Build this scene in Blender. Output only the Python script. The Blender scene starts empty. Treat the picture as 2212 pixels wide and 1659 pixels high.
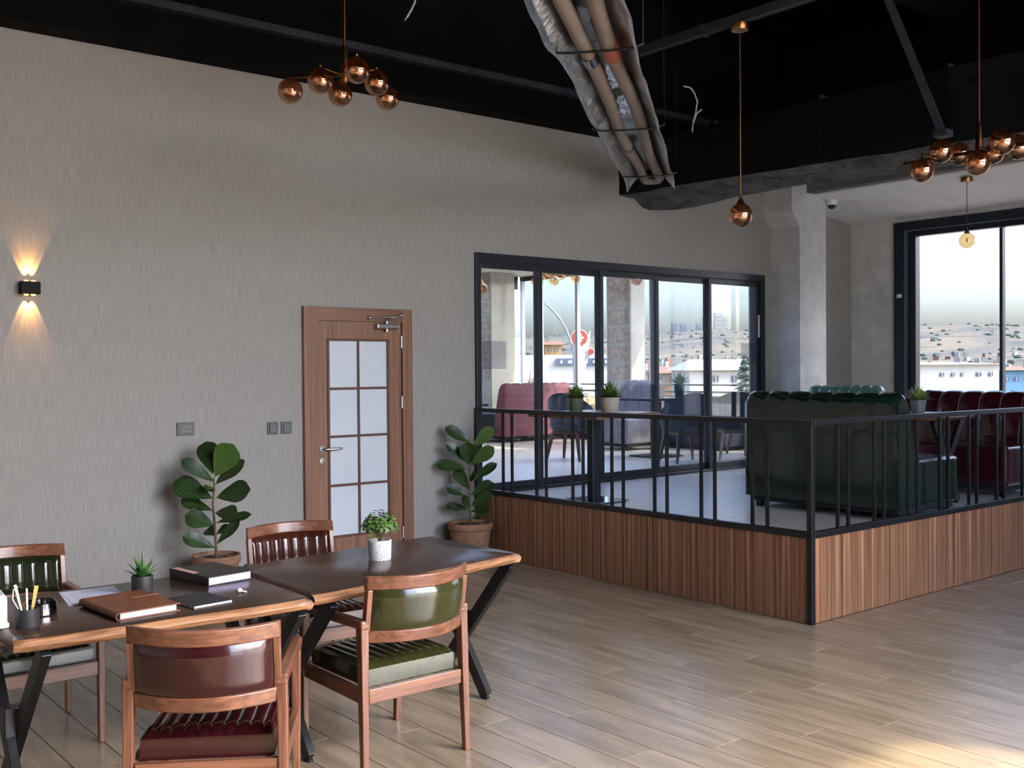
import bpy, math, random
from mathutils import Vector, Matrix, noise
random.seed(7)
SC = bpy.context.scene
COL = SC.collection
PI = math.pi

# ------------------------------------------------------------------ camera
YAW, PITCH, ROLL, FPX = 0.68456, -0.01326, -0.00813, 2274.07
EYE = Vector((0.0, -7.3745, 1.61))
_f = Vector((math.sin(YAW)*math.cos(PITCH), math.cos(YAW)*math.cos(PITCH), math.sin(PITCH)))
_r = Vector((math.cos(YAW), -math.sin(YAW), 0)); _u = _r.cross(_f)
_R = _r*math.cos(ROLL) + _u*math.sin(ROLL); _U = -_r*math.sin(ROLL) + _u*math.cos(ROLL)
cd = bpy.data.cameras.new('camera'); cam = bpy.data.objects.new('camera', cd); COL.objects.link(cam)
cd.sensor_width = 36; cd.lens = FPX/2212*36; cd.clip_start = .05; cd.clip_end = 4000
cam.matrix_world = Matrix(((_R.x, _U.x, -_f.x, EYE.x), (_R.y, _U.y, -_f.y, EYE.y), (_R.z, _U.z, -_f.z, EYE.z), (0, 0, 0, 1)))
SC.camera = cam

# ------------------------------------------------------------------ sky, sun, exposure
SUN_AZ = math.atan2(0.545, -0.838)      # compass bearing of the sun (from +Y towards +X)
SUN_EL = math.radians(41.8)
w = bpy.data.worlds.new('sky'); SC.world = w; w.use_nodes = True
nt = w.node_tree; nt.nodes.clear()
sky = nt.nodes.new('ShaderNodeTexSky'); sky.sky_type = 'NISHITA'; sky.sun_disc = False
sky.sun_elevation = SUN_EL; sky.sun_rotation = SUN_AZ
sky.air_density = 1.0; sky.dust_density = 5.5; sky.ozone_density = 1.0
bg = nt.nodes.new('ShaderNodeBackground'); bg.inputs[1].default_value = 1.75
wo = nt.nodes.new('ShaderNodeOutputWorld')
tn = nt.nodes.new('ShaderNodeMix'); tn.data_type = 'RGBA'; tn.blend_type = 'MULTIPLY'; tn.inputs[0].default_value = 1
tn.inputs[7].default_value = (.87, .98, 1.22, 1)       # the whole sky, evenly a little cooler
nt.links.new(sky.outputs[0], tn.inputs[6]); nt.links.new(tn.outputs[2], bg.inputs[0]); nt.links.new(bg.outputs[0], wo.inputs[0])
sd = bpy.data.lights.new('sun', 'SUN'); sun = bpy.data.objects.new('sun', sd); COL.objects.link(sun)
sd.energy = 11.0; sd.angle = math.radians(1.2); sd.color = (1.0, .9, .62)
_sv = Vector((math.sin(SUN_AZ)*math.cos(SUN_EL), math.cos(SUN_AZ)*math.cos(SUN_EL), math.sin(SUN_EL)))
sun.rotation_euler = (-_sv).to_track_quat('-Z', 'Y').to_euler()
sun.location = (0, -30, 30)
vs = SC.view_settings; vs.view_transform = 'Standard'; vs.look = 'None'; vs.gamma = 1; vs.exposure = 0.0
vs.use_curve_mapping = False
try:
    cy = SC.cycles; cy.caustics_reflective = False; cy.caustics_refractive = False
    cy.max_bounces = 10; cy.diffuse_bounces = 6; cy.transparent_max_bounces = 24; cy.sample_clamp_indirect = 6
    cy.use_denoising = True
except Exception:
    pass

# ------------------------------------------------------------------ helpers
def at(px, py, depth):
    return EYE + (_f + _R*((px-1106)/FPX) - _U*((py-829.5)/FPX))*depth

def lin(c):
    return tuple(((v/255)/12.92 if v/255 <= .04045 else ((v/255+.055)/1.055)**2.4) for v in c)

class MB:
    def __init__(s): s.v = []; s.f = []; s.m = []
    def add(s, vs_, fs, mi=0):
        o = len(s.v); s.v += [tuple(p) for p in vs_]
        for f in fs: s.f.append(tuple(i+o for i in f)); s.m.append(mi)
        return s
    def box(s, x0, x1, y0, y1, z0, z1, mi=0):
        vs_ = [(x, y, z) for z in (z0, z1) for y in (y0, y1) for x in (x0, x1)]
        return s.add(vs_, [(0,2,3,1),(4,5,7,6),(0,1,5,4),(2,6,7,3),(0,4,6,2),(1,3,7,5)], mi)
    def bar(s, p, q, w_, h, up=(0,0,1), w2=None, h2=None, mi=0):
        p = Vector(p); q = Vector(q); d = (q-p).normalized(); up = Vector(up)
        if abs(d.dot(up)) > .98: up = Vector((0, 1, 0))
        a = d.cross(up).normalized(); b = a.cross(d).normalized()
        w2 = w_ if w2 is None else w2; h2 = h if h2 is None else h2
        vs_ = []
        for c, ww, hh in ((p, w_, h), (q, w2, h2)):
            for i, j in ((-1,-1),(1,-1),(1,1),(-1,1)): vs_.append(c + a*(i*ww/2) + b*(j*hh/2))
        return s.add(vs_, [(0,3,2,1),(4,5,6,7),(0,1,5,4),(1,2,6,5),(2,3,7,6),(3,0,4,7)], mi)
    def tube(s, pts, r, n=8, cap=True, mi=0):
        pts = [Vector(p) for p in pts]; k = len(pts)
        rs = r if isinstance(r, (list, tuple)) else [r]*k
        d0 = (pts[1]-pts[0]).normalized(); a = d0.orthogonal().normalized(); vs_ = []
        for i, p in enumerate(pts):
            d = (pts[min(i+1, k-1)]-pts[max(i-1, 0)]).normalized()
            a = (a - d*a.dot(d)).normalized(); b = d.cross(a)
            for j in range(n):
                t = 2*PI*j/n; vs_.append(p + a*(math.cos(t)*rs[i]) + b*(math.sin(t)*rs[i]))
        fs = [(i*n+j, i*n+(j+1) % n, (i+1)*n+(j+1) % n, (i+1)*n+j) for i in range(k-1) for j in range(n)]
        if cap: fs += [tuple(range(n-1, -1, -1)), tuple((k-1)*n+j for j in range(n))]
        return s.add(vs_, fs, mi)
    def lathe(s, prof, n=24, c=(0,0,0), mi=0, cap=False):
        vs_ = [(c[0]+r*math.cos(2*PI*j/n), c[1]+r*math.sin(2*PI*j/n), c[2]+z) for r, z in prof for j in range(n)]
        fs = [(i*n+j, i*n+(j+1) % n, (i+1)*n+(j+1) % n, (i+1)*n+j) for i in range(len(prof)-1) for j in range(n)]
        if cap: fs += [tuple(range(n-1, -1, -1)), tuple((len(prof)-1)*n+j for j in range(n))]
        return s.add(vs_, fs, mi)
    def ball(s, c, r, n=16, k=10, mi=0, sz=1):
        return s.lathe([(r*math.sin(PI*i/k)+1e-5, -r*sz*math.cos(PI*i/k)) for i in range(k+1)], n, c, mi)
    def grid(s, fn, nu, nv, mi=0, flip=False):
        vs_ = [fn(i/nu, j/nv) for i in range(nu+1) for j in range(nv+1)]
        fs = []
        for i in range(nu):
            for j in range(nv):
                a = i*(nv+1)+j; q = (a, a+nv+1, a+nv+2, a+1)
                fs.append(q[::-1] if flip else q)
        return s.add(vs_, fs, mi)
    def build(s, name, mats, parent=None, smooth=None, bevel=0, seg=2, loc=None):
        me = bpy.data.meshes.new(name); me.from_pydata(s.v, [], s.f)
        mats = mats if isinstance(mats, (list, tuple)) else [mats]
        for m in mats: me.materials.append(m)
        if len(mats) > 1: me.polygons.foreach_set('material_index', s.m)
        if smooth is not None:
            me.polygons.foreach_set('use_smooth', [True]*len(me.polygons))
            me.set_sharp_from_angle(angle=math.radians(smooth))
        me.update()
        o = bpy.data.objects.new(name, me); COL.objects.link(o)
        if parent is not None: o.parent = parent
        if loc: o.location = loc
        if bevel:
            b = o.modifiers.new('bevel', 'BEVEL'); b.width = bevel; b.segments = seg; b.limit_method = 'ANGLE'; b.angle_limit = math.radians(40)
        return o

def tag(o, label, cat, group=None):
    o['label'] = label; o['category'] = cat
    if group: o['group'] = group
    return o
def struct(o, label, cat='structure'):
    o['kind'] = 'structure'; o['label'] = label; o['category'] = cat; return o
def thing(name, label, cat, loc=(0,0,0), rz=0, group=None):
    o = bpy.data.objects.new(name, None); COL.objects.link(o); o.empty_display_size = .1
    o.location = loc; o.rotation_euler = (0, 0, rz)
    return tag(o, label, cat, group)
def copy_tree(o, parent=None):
    c = o.copy(); COL.objects.link(c); c.parent = parent
    for ch in o.children: copy_tree(ch, c)
    return c
def bx(*a): return MB().box(*a)

# ------------------------------------------------------------------ materials
def M(name, c1, c2=None, sc=(1,1,1), nscale=5, rough=.5, metal=0, bump=0, bsc=None, coat=0, rand=0, ramp=(.35,.65), detail=4, spec=.5, rvar=0, bdist=.01, third=None):
    m = bpy.data.materials.new(name); m.use_nodes = True; n = m.node_tree.nodes; l = m.node_tree.links
    p = n['Principled BSDF']; p.inputs['Roughness'].default_value = rough; p.inputs['Metallic'].default_value = metal
    p.inputs['Specular IOR Level'].default_value = spec; p.inputs['Coat Weight'].default_value = coat; p.inputs['Coat Roughness'].default_value = .08
    a = lin(c1)+(1,)
    p.inputs['Base Color'].default_value = a
    m.diffuse_color = a
    if c2 is None and not bump: return m
    tc = n.new('ShaderNodeTexCoord'); mp = n.new('ShaderNodeMapping'); mp.inputs['Scale'].default_value = sc
    l.new(tc.outputs['Object'], mp.inputs['Vector'])
    vec = mp.outputs[0]
    if rand:
        oi = n.new('ShaderNodeObjectInfo'); ad = n.new('ShaderNodeVectorMath'); ad.operation = 'MULTIPLY_ADD'
        cx = n.new('ShaderNodeCombineXYZ')
        for k in range(3): l.new(oi.outputs['Random'], cx.inputs[k])
        ad.inputs[1].default_value = (57, 91, 33); l.new(cx.outputs[0], ad.inputs[0]); l.new(vec, ad.inputs[2]); vec = ad.outputs[0]
    if c2 is not None:
        nz = n.new('ShaderNodeTexNoise'); nz.inputs['Scale'].default_value = nscale; nz.inputs['Detail'].default_value = detail; nz.inputs['Roughness'].default_value = .6
        l.new(vec, nz.inputs['Vector'])
        cr = n.new('ShaderNodeValToRGB'); cr.color_ramp.elements[0].position = ramp[0]; cr.color_ramp.elements[1].position = ramp[1]
        cr.color_ramp.elements[0].color = a; cr.color_ramp.elements[1].color = lin(c2)+(1,)
        if third:
            e = cr.color_ramp.elements.new(third[0]); e.color = lin(third[1])+(1,)
        l.new(nz.outputs[0], cr.inputs[0]); out = cr.outputs[0]
        if rand:
            hs = n.new('ShaderNodeHueSaturation'); mr = n.new('ShaderNodeMapRange'); mr.inputs['To Min'].default_value = 1-rand; mr.inputs['To Max'].default_value = 1+rand
            l.new(oi.outputs['Random'], mr.inputs[0]); l.new(mr.outputs[0], hs.inputs['Value']); l.new(out, hs.inputs['Color']); out = hs.outputs[0]
        l.new(out, p.inputs['Base Color'])
        if rvar:
            m2 = n.new('ShaderNodeMapRange'); m2.inputs['To Min'].default_value = rough-rvar; m2.inputs['To Max'].default_value = rough+rvar
            l.new(nz.outputs[0], m2.inputs[0]); l.new(m2.outputs[0], p.inputs['Roughness'])
    if bump:
        mb = n.new('ShaderNodeMapping'); mb.inputs['Scale'].default_value = bsc or sc; l.new(tc.outputs['Object'], mb.inputs['Vector'])
        nb = n.new('ShaderNodeTexNoise'); nb.inputs['Scale'].default_value = nscale; nb.inputs['Detail'].default_value = detail
        l.new(mb.outputs[0], nb.inputs['Vector'])
        bp = n.new('ShaderNodeBump'); bp.inputs['Strength'].default_value = bump; bp.inputs['Distance'].default_value = bdist
        l.new(nb.outputs[0], bp.inputs['Height']); l.new(bp.outputs[0], p.inputs['Normal'])
    return m
def glass(name, tint, gl=(1,1,1), ior=1.45, rough=0.0, boost=1.0):
    m = bpy.data.materials.new(name); m.use_nodes = True; n = m.node_tree.nodes; l = m.node_tree.links; n.clear()
    t = n.new('ShaderNodeBsdfTransparent'); t.inputs[0].default_value = tint+(1,)
    g = n.new('ShaderNodeBsdfGlossy'); g.inputs[0].default_value = gl+(1,); g.inputs['Roughness'].default_value = rough
    fr = n.new('ShaderNodeFresnel'); ge = n.new('ShaderNodeNewGeometry'); mr = n.new('ShaderNodeMapRange')
    mr.inputs['To Min'].default_value = ior; mr.inputs['To Max'].default_value = 1/ior     # both faces of a thin pane reflect alike
    l.new(ge.outputs['Backfacing'], mr.inputs[0]); l.new(mr.outputs[0], fr.inputs[0])
    mx = n.new('ShaderNodeMixShader'); o = n.new('ShaderNodeOutputMaterial')
    ml = n.new('ShaderNodeMath'); ml.operation = 'MULTIPLY'; ml.use_clamp = True; ml.inputs[1].default_value = boost
    l.new(fr.outputs[0], ml.inputs[0]); l.new(ml.outputs[0], mx.inputs[0]); l.new(t.outputs[0], mx.inputs[1]); l.new(g.outputs[0], mx.inputs[2]); l.new(mx.outputs[0], o.inputs[0])
    m.diffuse_color = tint+(.3,)
    return m
def emit(name, c, s):
    m = bpy.data.materials.new(name); m.use_nodes = True; p = m.node_tree.nodes['Principled BSDF']
    p.inputs['Base Color'].default_value = lin(c)+(1,); p.inputs['Emission Color'].default_value = lin(c)+(1,); p.inputs['Emission Strength'].default_value = s
    return m

wallpaper = M('wallpaper', (139,135,129), (167,162,155), sc=(60,60,2.2), nscale=3, rough=.8, bump=.35, bsc=(90,90,3), detail=6, ramp=(.3,.7), bdist=.004)
whitewall = M('bounce_white', (232,232,232), rough=.8)  # for unseen walls, kept bright to bounce light into the room
plaster = M('grey_plaster', (182,181,177), (206,204,200), sc=(1.2,1.2,1.2), nscale=3, rough=.85, bump=.15, bdist=.01)
soffit_white = M('soffit_plaster', (218,216,212), (228,226,222), sc=(1,3,1), nscale=2, rough=.85, bump=.2)
blackm = M('black_paint', (4,5,8), (8,9,12), nscale=3, rough=.8, spec=.08)
blackgrey = M('dark_steel_grey', (34,37,42), (46,50,55), nscale=4, rough=.6, spec=.2)
steel = M('black_powder_steel', (17,18,21), (24,25,28), nscale=30, rough=.38, spec=.5)
alu = M('anthracite_aluminium', (36,39,46), (44,47,54), nscale=10, rough=.35, metal=.3)
alublue = M('blue_black_aluminium', (26,32,44), (34,40,52), nscale=8, rough=.35, metal=.3)
plank_m = M('floor_plank', (126,109,88), (164,145,120), sc=(9,1.1,9), nscale=1.6, rough=.26, rand=.09, detail=8, ramp=(.28,.72), bump=.015, bdist=.002, third=(.5,(146,127,103)))
grout = M('floor_joint', (66,58,48), (80,72,60), nscale=10, rough=.7)
plat_m = M('platform_floor', (182,172,158), (208,198,184), sc=(1.1,9,9), nscale=1.6, rough=.34, spec=.7, detail=8, ramp=(.28,.72), bump=.015, bdist=.002)
clad = M('walnut_cladding', (82,54,37), (204,150,110), sc=(26,26,.35), nscale=1.3, rough=.42, detail=6, ramp=(.3,.72), third=(.52,(144,100,71)))
doorwood = M('door_walnut', (112,78,58), (146,106,82), sc=(22,22,.6), nscale=1.5, rough=.4, detail=6)
doorwoodx = M('door_walnut_crosswise', (112,76,56), (142,102,78), sc=(.6,22,22), nscale=1.5, rough=.4, detail=6)
wx = M('chair_wood_crosswise', (94,58,41), (136,90,66), sc=(2.5,40,40), nscale=1.4, rough=.33, detail=6, coat=.2)
wz = M('chair_wood_upright', (92,56,40), (134,88,64), sc=(40,40,2.5), nscale=1.4, rough=.33, detail=6, coat=.2)
wy = M('chair_wood_lengthwise', (92,56,40), (134,88,64), sc=(40,2.5,40), nscale=1.4, rough=.33, detail=6, coat=.2)
tabletop = M('walnut_tabletop', (50,34,26), (66,46,36), sc=(1.2,16,16), nscale=1.4, rough=.24, detail=6)
tableedge = M('live_edge', (108,70,44), (178,130,90), sc=(4,30,60), nscale=1.2, rough=.5, detail=6, bump=.4, bdist=.004)
def leather(n, a, b): return M(n, a, b, nscale=4, rough=.15, coat=.4, detail=3, bump=.12, bsc=(2,2,2), bdist=.02)
l_olive = leather('olive_leather', (44,45,20), (56,57,27)); l_burg = leather('burgundy_leather', (42,10,14), (54,14,18))
l_green = leather('dark_green_leather', (26,32,16), (36,42,24)); l_brown = leather('brown_leather', (54,24,16), (70,34,22))
l_sofa = leather('sofa_green_leather', (13,30,22), (20,40,30)); l_mint = leather('sofa_mint_leather', (74,112,92), (92,130,108)); l_wine = leather('sofa_wine_leather', (46,10,18), (60,16,24))
l_mauve = M('mauve_upholstery', (104,54,64), (122,68,78), nscale=6, rough=.7)
l_char = M('charcoal_upholstery', (40,42,50), (52,55,64), nscale=8, rough=.6)
l_grey = M('grey_upholstery', (112,108,114), (132,128,134), nscale=8, rough=.8)
l_navy = M('navy_upholstery', (30,38,56), (42,50,70), nscale=8, rough=.55)
stitch = M('pale_stitching', (150,128,116), rough=.7)
terracotta = M('ribbed_terracotta', (128,92,68), (150,110,84), nscale=12, rough=.75)
soil = M('potting_soil', (30,22,18), (58,44,34), nscale=60, rough=.95, bump=.6)
def leafm(n, a, b): 
    m = M(n, a, b, nscale=9, rough=.36, rand=.18, coat=.1)
    return m
leaf_m = leafm('fig_leaf', (26,46,15), (42,68,24)); leaf_l = leafm('young_fig_leaf', (54,82,28), (70,98,38))
leaf_small = M('small_leaf', (58,88,36), (104,132,58), nscale=20, rough=.5); succ_m = M('succulent_leaf', (52,96,42), (96,146,70), nscale=14, rough=.45)
leaf_pale = M('pale_leaf', (104,126,58), (160,176,92), nscale=20, rough=.5)
stem_m = M('woody_stem', (84,66,46), (110,90,64), nscale=20, rough=.8)
copper = M('brass', (150,104,58), rough=.3, metal=1); bronze = M('bronze', (92,56,40), rough=.35, metal=1)
chrome = M('brushed_steel', (190,188,184), rough=.28, metal=1)
mirror = M('polished_steel', (170,170,172), rough=.1, metal=1)
foil = M('aluminium_foil', (186,182,176), (214,210,204), sc=(2,2,2), nscale=9, rough=.28, metal=1, bump=.8, bdist=.008)
pipe_m = M('pipe_insulation', (128,114,104), (140,127,116), nscale=5, rough=.65)
orange = M('orange_sleeve', (150,84,62), rough=.6)
torn = M('torn_duct_lining', (44,44,46), (92,90,90), sc=(2,2,2), nscale=3, rough=.9, bump=.8, bdist=.03)
white = M('white_plastic', (222,220,216), rough=.4); paper_m = M('paper', (208,208,222), rough=.7); ink = M('grey_ink', (120,120,138), rough=.8)
greyplate = M('grey_plastic', (84,84,86), rough=.5); darkplate = M('dark_plastic', (40,40,42), rough=.5)
frost = M('frosted_glass', (200,207,213), (208,215,220), nscale=2, rough=.42, spec=.6)
tan = M('tan_leather', (104,56,30), (124,70,40), nscale=14, rough=.5); cover = M('black_cover', (24,20,20), (32,27,26), nscale=20, rough=.4)
pages = M('page_block', (214,210,218), rough=.8); pageslilac = M('lilac_page_block', (196,184,214), rough=.8)
matblack = M('matt_black_ceramic', (34,35,37), (44,45,47), nscale=20, rough=.55); speck = M('speckled_ceramic', (150,148,144), (232,230,226), nscale=260, rough=.6, ramp=(.42,.52), detail=1)
potgreen = M('olive_ceramic', (86,92,74), rough=.6); potbeige = M('beige_ceramic', (168,156,138), rough=.6); potgrey = M('grey_ceramic', (96,96,98), rough=.5); potnavy = M('navy_ceramic', (28,48,58), rough=.4)
gold = M('dull_gold', (176,146,84), rough=.4, metal=.8); pink = M('pink_label', (206,160,148), rough=.6)
winglass = glass('window_glass', (.68,.68,.67)); doorglass = glass('door_glass', (.95,.97,.97), boost=1.0); clearglass = glass('clear_glass', (.97,.97,.97))
amber = glass('smoked_amber_glass', (.62,.42,.28), gl=(.9,.62,.44), ior=2.6, boost=1.5); amberlight = glass('pale_amber_glass', (.86,.66,.42), gl=(1,.8,.6), ior=1.8, boost=1.2)
bulb_m = emit('warm_filament', (255,170,90), .25)
palemull0 = M('white_aluminium', (200,200,200), rough=.4)
rect_tint = glass('translucent_rectangle', (.80,.79,.84))  # faint translucent rectangles set against two of the door panes

# ================================================================== THE SETTING
XW, XE, YB, HC = 5.6, 11.4, -9.2, 5.2     # platform edge, end wall, rear wall, roof
PZ = .51                                   # platform floor height
# --- floor: planks run towards the grey wall
fl = bx(-4.2, XE, YB-.2, .0, -.25, -.004).build('floor', grout); struct(fl, 'grey brown wood plank floor of the dining room', 'floor')
PW, PL = .195, 1.25
_pm = MB().box(0, PW-.003, 0, PL-.003, -.012, 0).build('plank', plank_m, fl, bevel=.0012, seg=1); _pm.location = (0, -1.25, 0)
placed = 0; fieldmb = MB()
for i in range(-22, 58):
    x = i*PW + .14
    off = (i*0.437 % 1)*PL
    for j in range(-1, 10):
        y0 = -PL*(j+1) + off; y1 = y0+PL; x1 = x+PW
        if x1 > XW: 
            if x < XW-.04: x1 = XW-.003 if y1 > -3.47 else x1
            elif y0 > -3.5: continue
            else: y1 = min(y1, -3.466)
        y1 = min(y1, -.001)
        if y1-y0 < .03: continue
        # keep the planks that the view shows
        if i < -2 or i > 47 or y1 < -6.2 or (x < .3 and y1 < -4.5) or (x > 5.2 and y1 < -5.6) or (x > 8.6 and y1 < -4.4):
            fieldmb.box(x, x1-.003, max(y0, YB), y1-.003, -.012, 0); continue
        full = abs(y1-y0-PL) < 1e-6 and abs(x1-x-PW) < 1e-6
        if full and placed == 0: o = _pm
        elif full: o = _pm.copy(); COL.objects.link(o)
        else: o = MB().box(0, x1-x-.003, 0, y1-y0-.003, -.012, 0).build('plank', plank_m, fl, bevel=.0012, seg=1)
        if full: placed += 1
        o.location = (x, y0, 0)
fo = fieldmb.build('floor_plank_field', plank_m, fl); fo['kind'] = 'stuff'      # planks outside the view
# --- platform
pf = bx(XW+.02, XE, -3.44, 0, .3, PZ).build('floor_platform', plat_m); struct(pf, 'raised seating platform floor in pale grey boards', 'floor')
pb = bx(XW+.03, XE, -3.43, -.0, 0, .5).build('wall_platform', M('platform_carcass', (60,50,42), rough=.8)); struct(pb, 'walnut clad base of the raised platform', 'platform base')
def panel(x0, x1, y0, y1, z0, z1):
    o = bx(0, x1-x0, 0, y1-y0, 0, z1-z0).build('cladding_panel', clad, pb, bevel=.002, seg=1); o.location = (x0, y0, z0); return o
for a, b in ((-3.44, -2.118), (-2.064, -.72), (-.715, -.02)): panel(XW-.005, XW+.025, a, b, .0, .538)
panel(XW-.012, XW+.02, -2.11, -2.072, .0, .538)
xx = XW+.02
while xx < XE-.1:
    x2 = min(xx+1.42, XE); panel(xx, x2-.004, -3.462, -3.432, 0, .538); xx = x2
# --- railing
rl = thing('metal_railing', 'black steel railing with paired balusters around the raised platform', 'railing', (XW, -3.46, 0))
P0 = .036
bx(-.019, .019, -.019, .019, 0, 1.281).build('post', steel, rl, bevel=.002)
bx(-.019, .019, 3.41, 3.448, 0, 1.281).build('post', steel, rl, bevel=.002)
bx(-.021, .021, .0195, 3.4095, 1.246, 1.281).build('top_rail', steel, rl, bevel=.003)
bx(.0195, 5.79, -.021, .021, 1.246, 1.281).build('top_rail', steel, rl, bevel=.003)
bx(-.02, .02, .0195, 3.4095, .539, .58).build('bottom_rail', steel, rl, bevel=.003)
bx(.0195, 5.79, -.02, .02, .539, .58).build('bottom_rail', steel, rl, bevel=.003)
_b = bx(-.0095, .0095, -.0095, .0095, .58, 1.246).build('baluster', steel, rl)
sp = []
for k in range(7):
    y0 = -.387 - .437*k; sp += [(0, y0+3.46), (0, y0-.12+3.46)]
for k in range(13):
    x0 = .29+.4215*k; sp += [(x0, 0), (x0+.117, 0)]
for k, (x, y) in enumerate(sp):
    o = _b if k == 0 else _b.copy()
    if k: COL.objects.link(o)
    o.location = (x, y, 0)

# --- walls
wb = MB()
wb.box(-4.2, 5.6, 0, .2, -.25, HC); wb.box(5.6, 9.665, 0, .2, 2.646, HC); wb.box(9.665, XE+.3, 0, .2, -.25, HC); wb.box(5.6, 9.665, 0, .2, -.25, .505)
wb = wb.build('wall_back', wallpaper); struct(wb, 'grey wall with fine vertical fibre texture', 'wall')
wl = bx(-4.4, -4.2, YB-.2, .2, -.25, HC).build('wall_left', whitewall); struct(wl, 'unseen left wall kept white to bounce light', 'wall')
wr = MB(); wr.box(XE, XE+.3, -.63, .0, -.25, HC); wr.box(XE, XE+.3, YB, -5.4, -.25, HC); wr.box(XE, XE+.3, -5.4, -.63, -.25, .8); wr.box(XE, XE+.3, -5.4, -.63, 3.29, HC)
wr = wr.build('wall_right', plaster); struct(wr, 'grey plaster end wall holding the large window', 'wall')
wi = bx(XE+.3, 15.5, -6.0, -5.75, -3, 9).build('wall_sun_block', whitewall); struct(wi, 'unseen wing wall added to block sun from the end window', 'wall')  # added outside, shades the end window from direct sun
wf = MB(); wf.box(7.05, XE+.3, YB-.2, YB, -.25, HC); wf.box(-4.4, 1.0, YB-.2, YB, -.25, HC); wf.box(1.0, 7.05, YB-.2, YB, 4.74, HC); wf.box(1.0, 7.05, YB-.2, YB, -.25, .05)
wf = wf.build('wall_front', whitewall); struct(wf, 'glazed street front wall behind the viewer', 'wall')
pl = MB(); pl.box(9.8, 10.29, -.395, -.001, 0, 3.16)
pl.add([(9.8,-.395,3.16),(10.29,-.395,3.16),(10.29,-.001,3.16),(9.8,-.001,3.16),(9.66,-.395,3.33),(10.29,-.395,3.33),(10.29,-.001,3.33),(9.66,-.001,3.33)], [(0,1,5,4),(1,2,6,5),(2,3,7,6),(3,0,4,7),(0,3,2,1),(4,5,6,7)])
pl.box(9.66, 10.29, -.395, -.001, 3.33, 3.76)
plo = pl.build('wall_pillar', plaster); struct(plo, 'grey plaster pillar flaring out near its top', 'pillar')
# --- ceiling, soffit, beam
cl = MB(); cl.box(-4.4, XE+.3, YB-.2, .2, HC, HC+.2)
ce = cl.build('ceiling', blackm); struct(ce, 'black painted high roof above the dining room', 'ceiling')
for k in range(14):
    x = -3.6+1.05*k; bx(x, x+.05, YB, -.25, HC-.09, HC-.001).build('roof_rib', blackm, ce)
for y in (-8.2, -5.4, -2.6):
    bx(-4.2, XE, y-.1, y+.1, HC-.5, HC-.1).build('roof_beam', blackm, ce)
bx(9.6, XE-.001, YB+.001, -.001, 3.765, HC-.1).build('bay_roof_panel', blackm, ce)
tb = bx(-4.2, 9.59, -.22, -.001, 3.855, HC).build('trim_1', blackm); struct(tb, 'black steel beam running along the top of the grey wall', 'beam')
bx(-4.2, 9.59, -.30, -.221, 4.10, 4.155).build('flange', blackgrey, tb)
sb = bx(9.93, 10.06, -7.5, -.396, 3.545, 3.76).build('trim_2', M('beam_paint', (92,90,86), (100,98,94), nscale=3, rough=.8)); struct(sb, 'grey boxed beam edge above the window bay', 'beam')
so = MB(); a, b, ya, yb = 10.061, XE, -.001, -7.5
so.add([(a,ya,3.53),(b,ya,3.345),(b,yb,3.345),(a,yb,3.53),(a,ya,3.7),(b,ya,3.7),(b,yb,3.7),(a,yb,3.7)], [(0,1,2,3),(4,7,6,5),(0,4,5,1),(1,5,6,2),(2,6,7,3),(3,7,4,0)])
so = so.build('ceiling_soffit', soffit_white); struct(so, 'pale plaster soffit sloping down to the end window', 'ceiling')

pw = bx(-4.4, XE+.3, 0, .2, HC+.2, 6.9).build('wall_sun_screen', plaster); struct(pw, 'unseen parapet added to keep sun out of the rooflight', 'wall')  # added above the roof so direct sun misses the terrace rooflight
# --- wooden door
d1 = thing('door_1', 'walnut door with eight frosted panes in the grey wall', 'door', (4.417, 0, 0)); d1['kind'] = 'structure'
def dx(x0, x1, y0, y1, z0, z1, name, m, par=d1, bevel=.002): return bx(x0-4.417, x1-4.417, y0, y1, z0, z1).build(name, m, par, bevel=bevel)
dx(3.914, 4.03, -.034, -.001, 0, 2.12, 'casing', doorwood); dx(4.824, 4.921, -.034, -.001, 0, 2.12, 'casing', doorwood); dx(4.031, 4.823, -.03, -.001, 2.012, 2.118, 'casing', doorwoodx)
lf = MB()
for q in ((4.036,4.125,.006,2.005), (4.695,4.818,.006,2.005)): lf.box(q[0]-4.417, q[1]-4.417, -.016, -.001, q[2], q[3])
lf = lf.build('door_leaf', doorwood, d1)
q = MB(); q.box(4.125-4.417, 4.695-4.417, -.016, -.001, 1.868, 2.005); q.box(4.125-4.417, 4.695-4.417, -.016, -.001, .006, .29); q.build('rail', doorwood, lf)
mo = MB()
for q in ((4.122,4.142,.285,1.872), (4.678,4.698,.285,1.872), (4.398,4.415,.305,1.855)): mo.box(q[0]-4.417, q[1]-4.417, -.026, -.004, q[2], q[3])
for z in (.295, .703, 1.092, 1.473, 1.862): mo.box(4.142-4.417, 4.678-4.417, -.0255, -.004, z-.009, z+.009)
mo.build('glazing_bar', M('dark_door_bead', (92,58,42), rough=.4), lf, bevel=.002)
for x0, x1 in ((4.143,4.397), (4.416,4.677)):
    for z0, z1 in ((.305,.693), (.713,1.082), (1.102,1.463), (1.483,1.852)):
        dx(x0, x1, -.012, -.002, z0, z1, 'pane', frost, lf, 0)
ha = MB(); ha.lathe([(.001,0),(.027,0),(.027,.008),(.001,.008)], 20); 
ho = ha.build('handle', chrome, d1, smooth=40); ho.location = (4.072-4.417, -.016, 1.0); ho.rotation_euler = (PI/2, 0, 0)
lv = MB(); lv.tube([(0,0,.005),(0,0,.045),(.012,0,.055),(.15,0,.055)], .0095, 10); lv.build('lever', chrome, ho, smooth=40)
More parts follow.
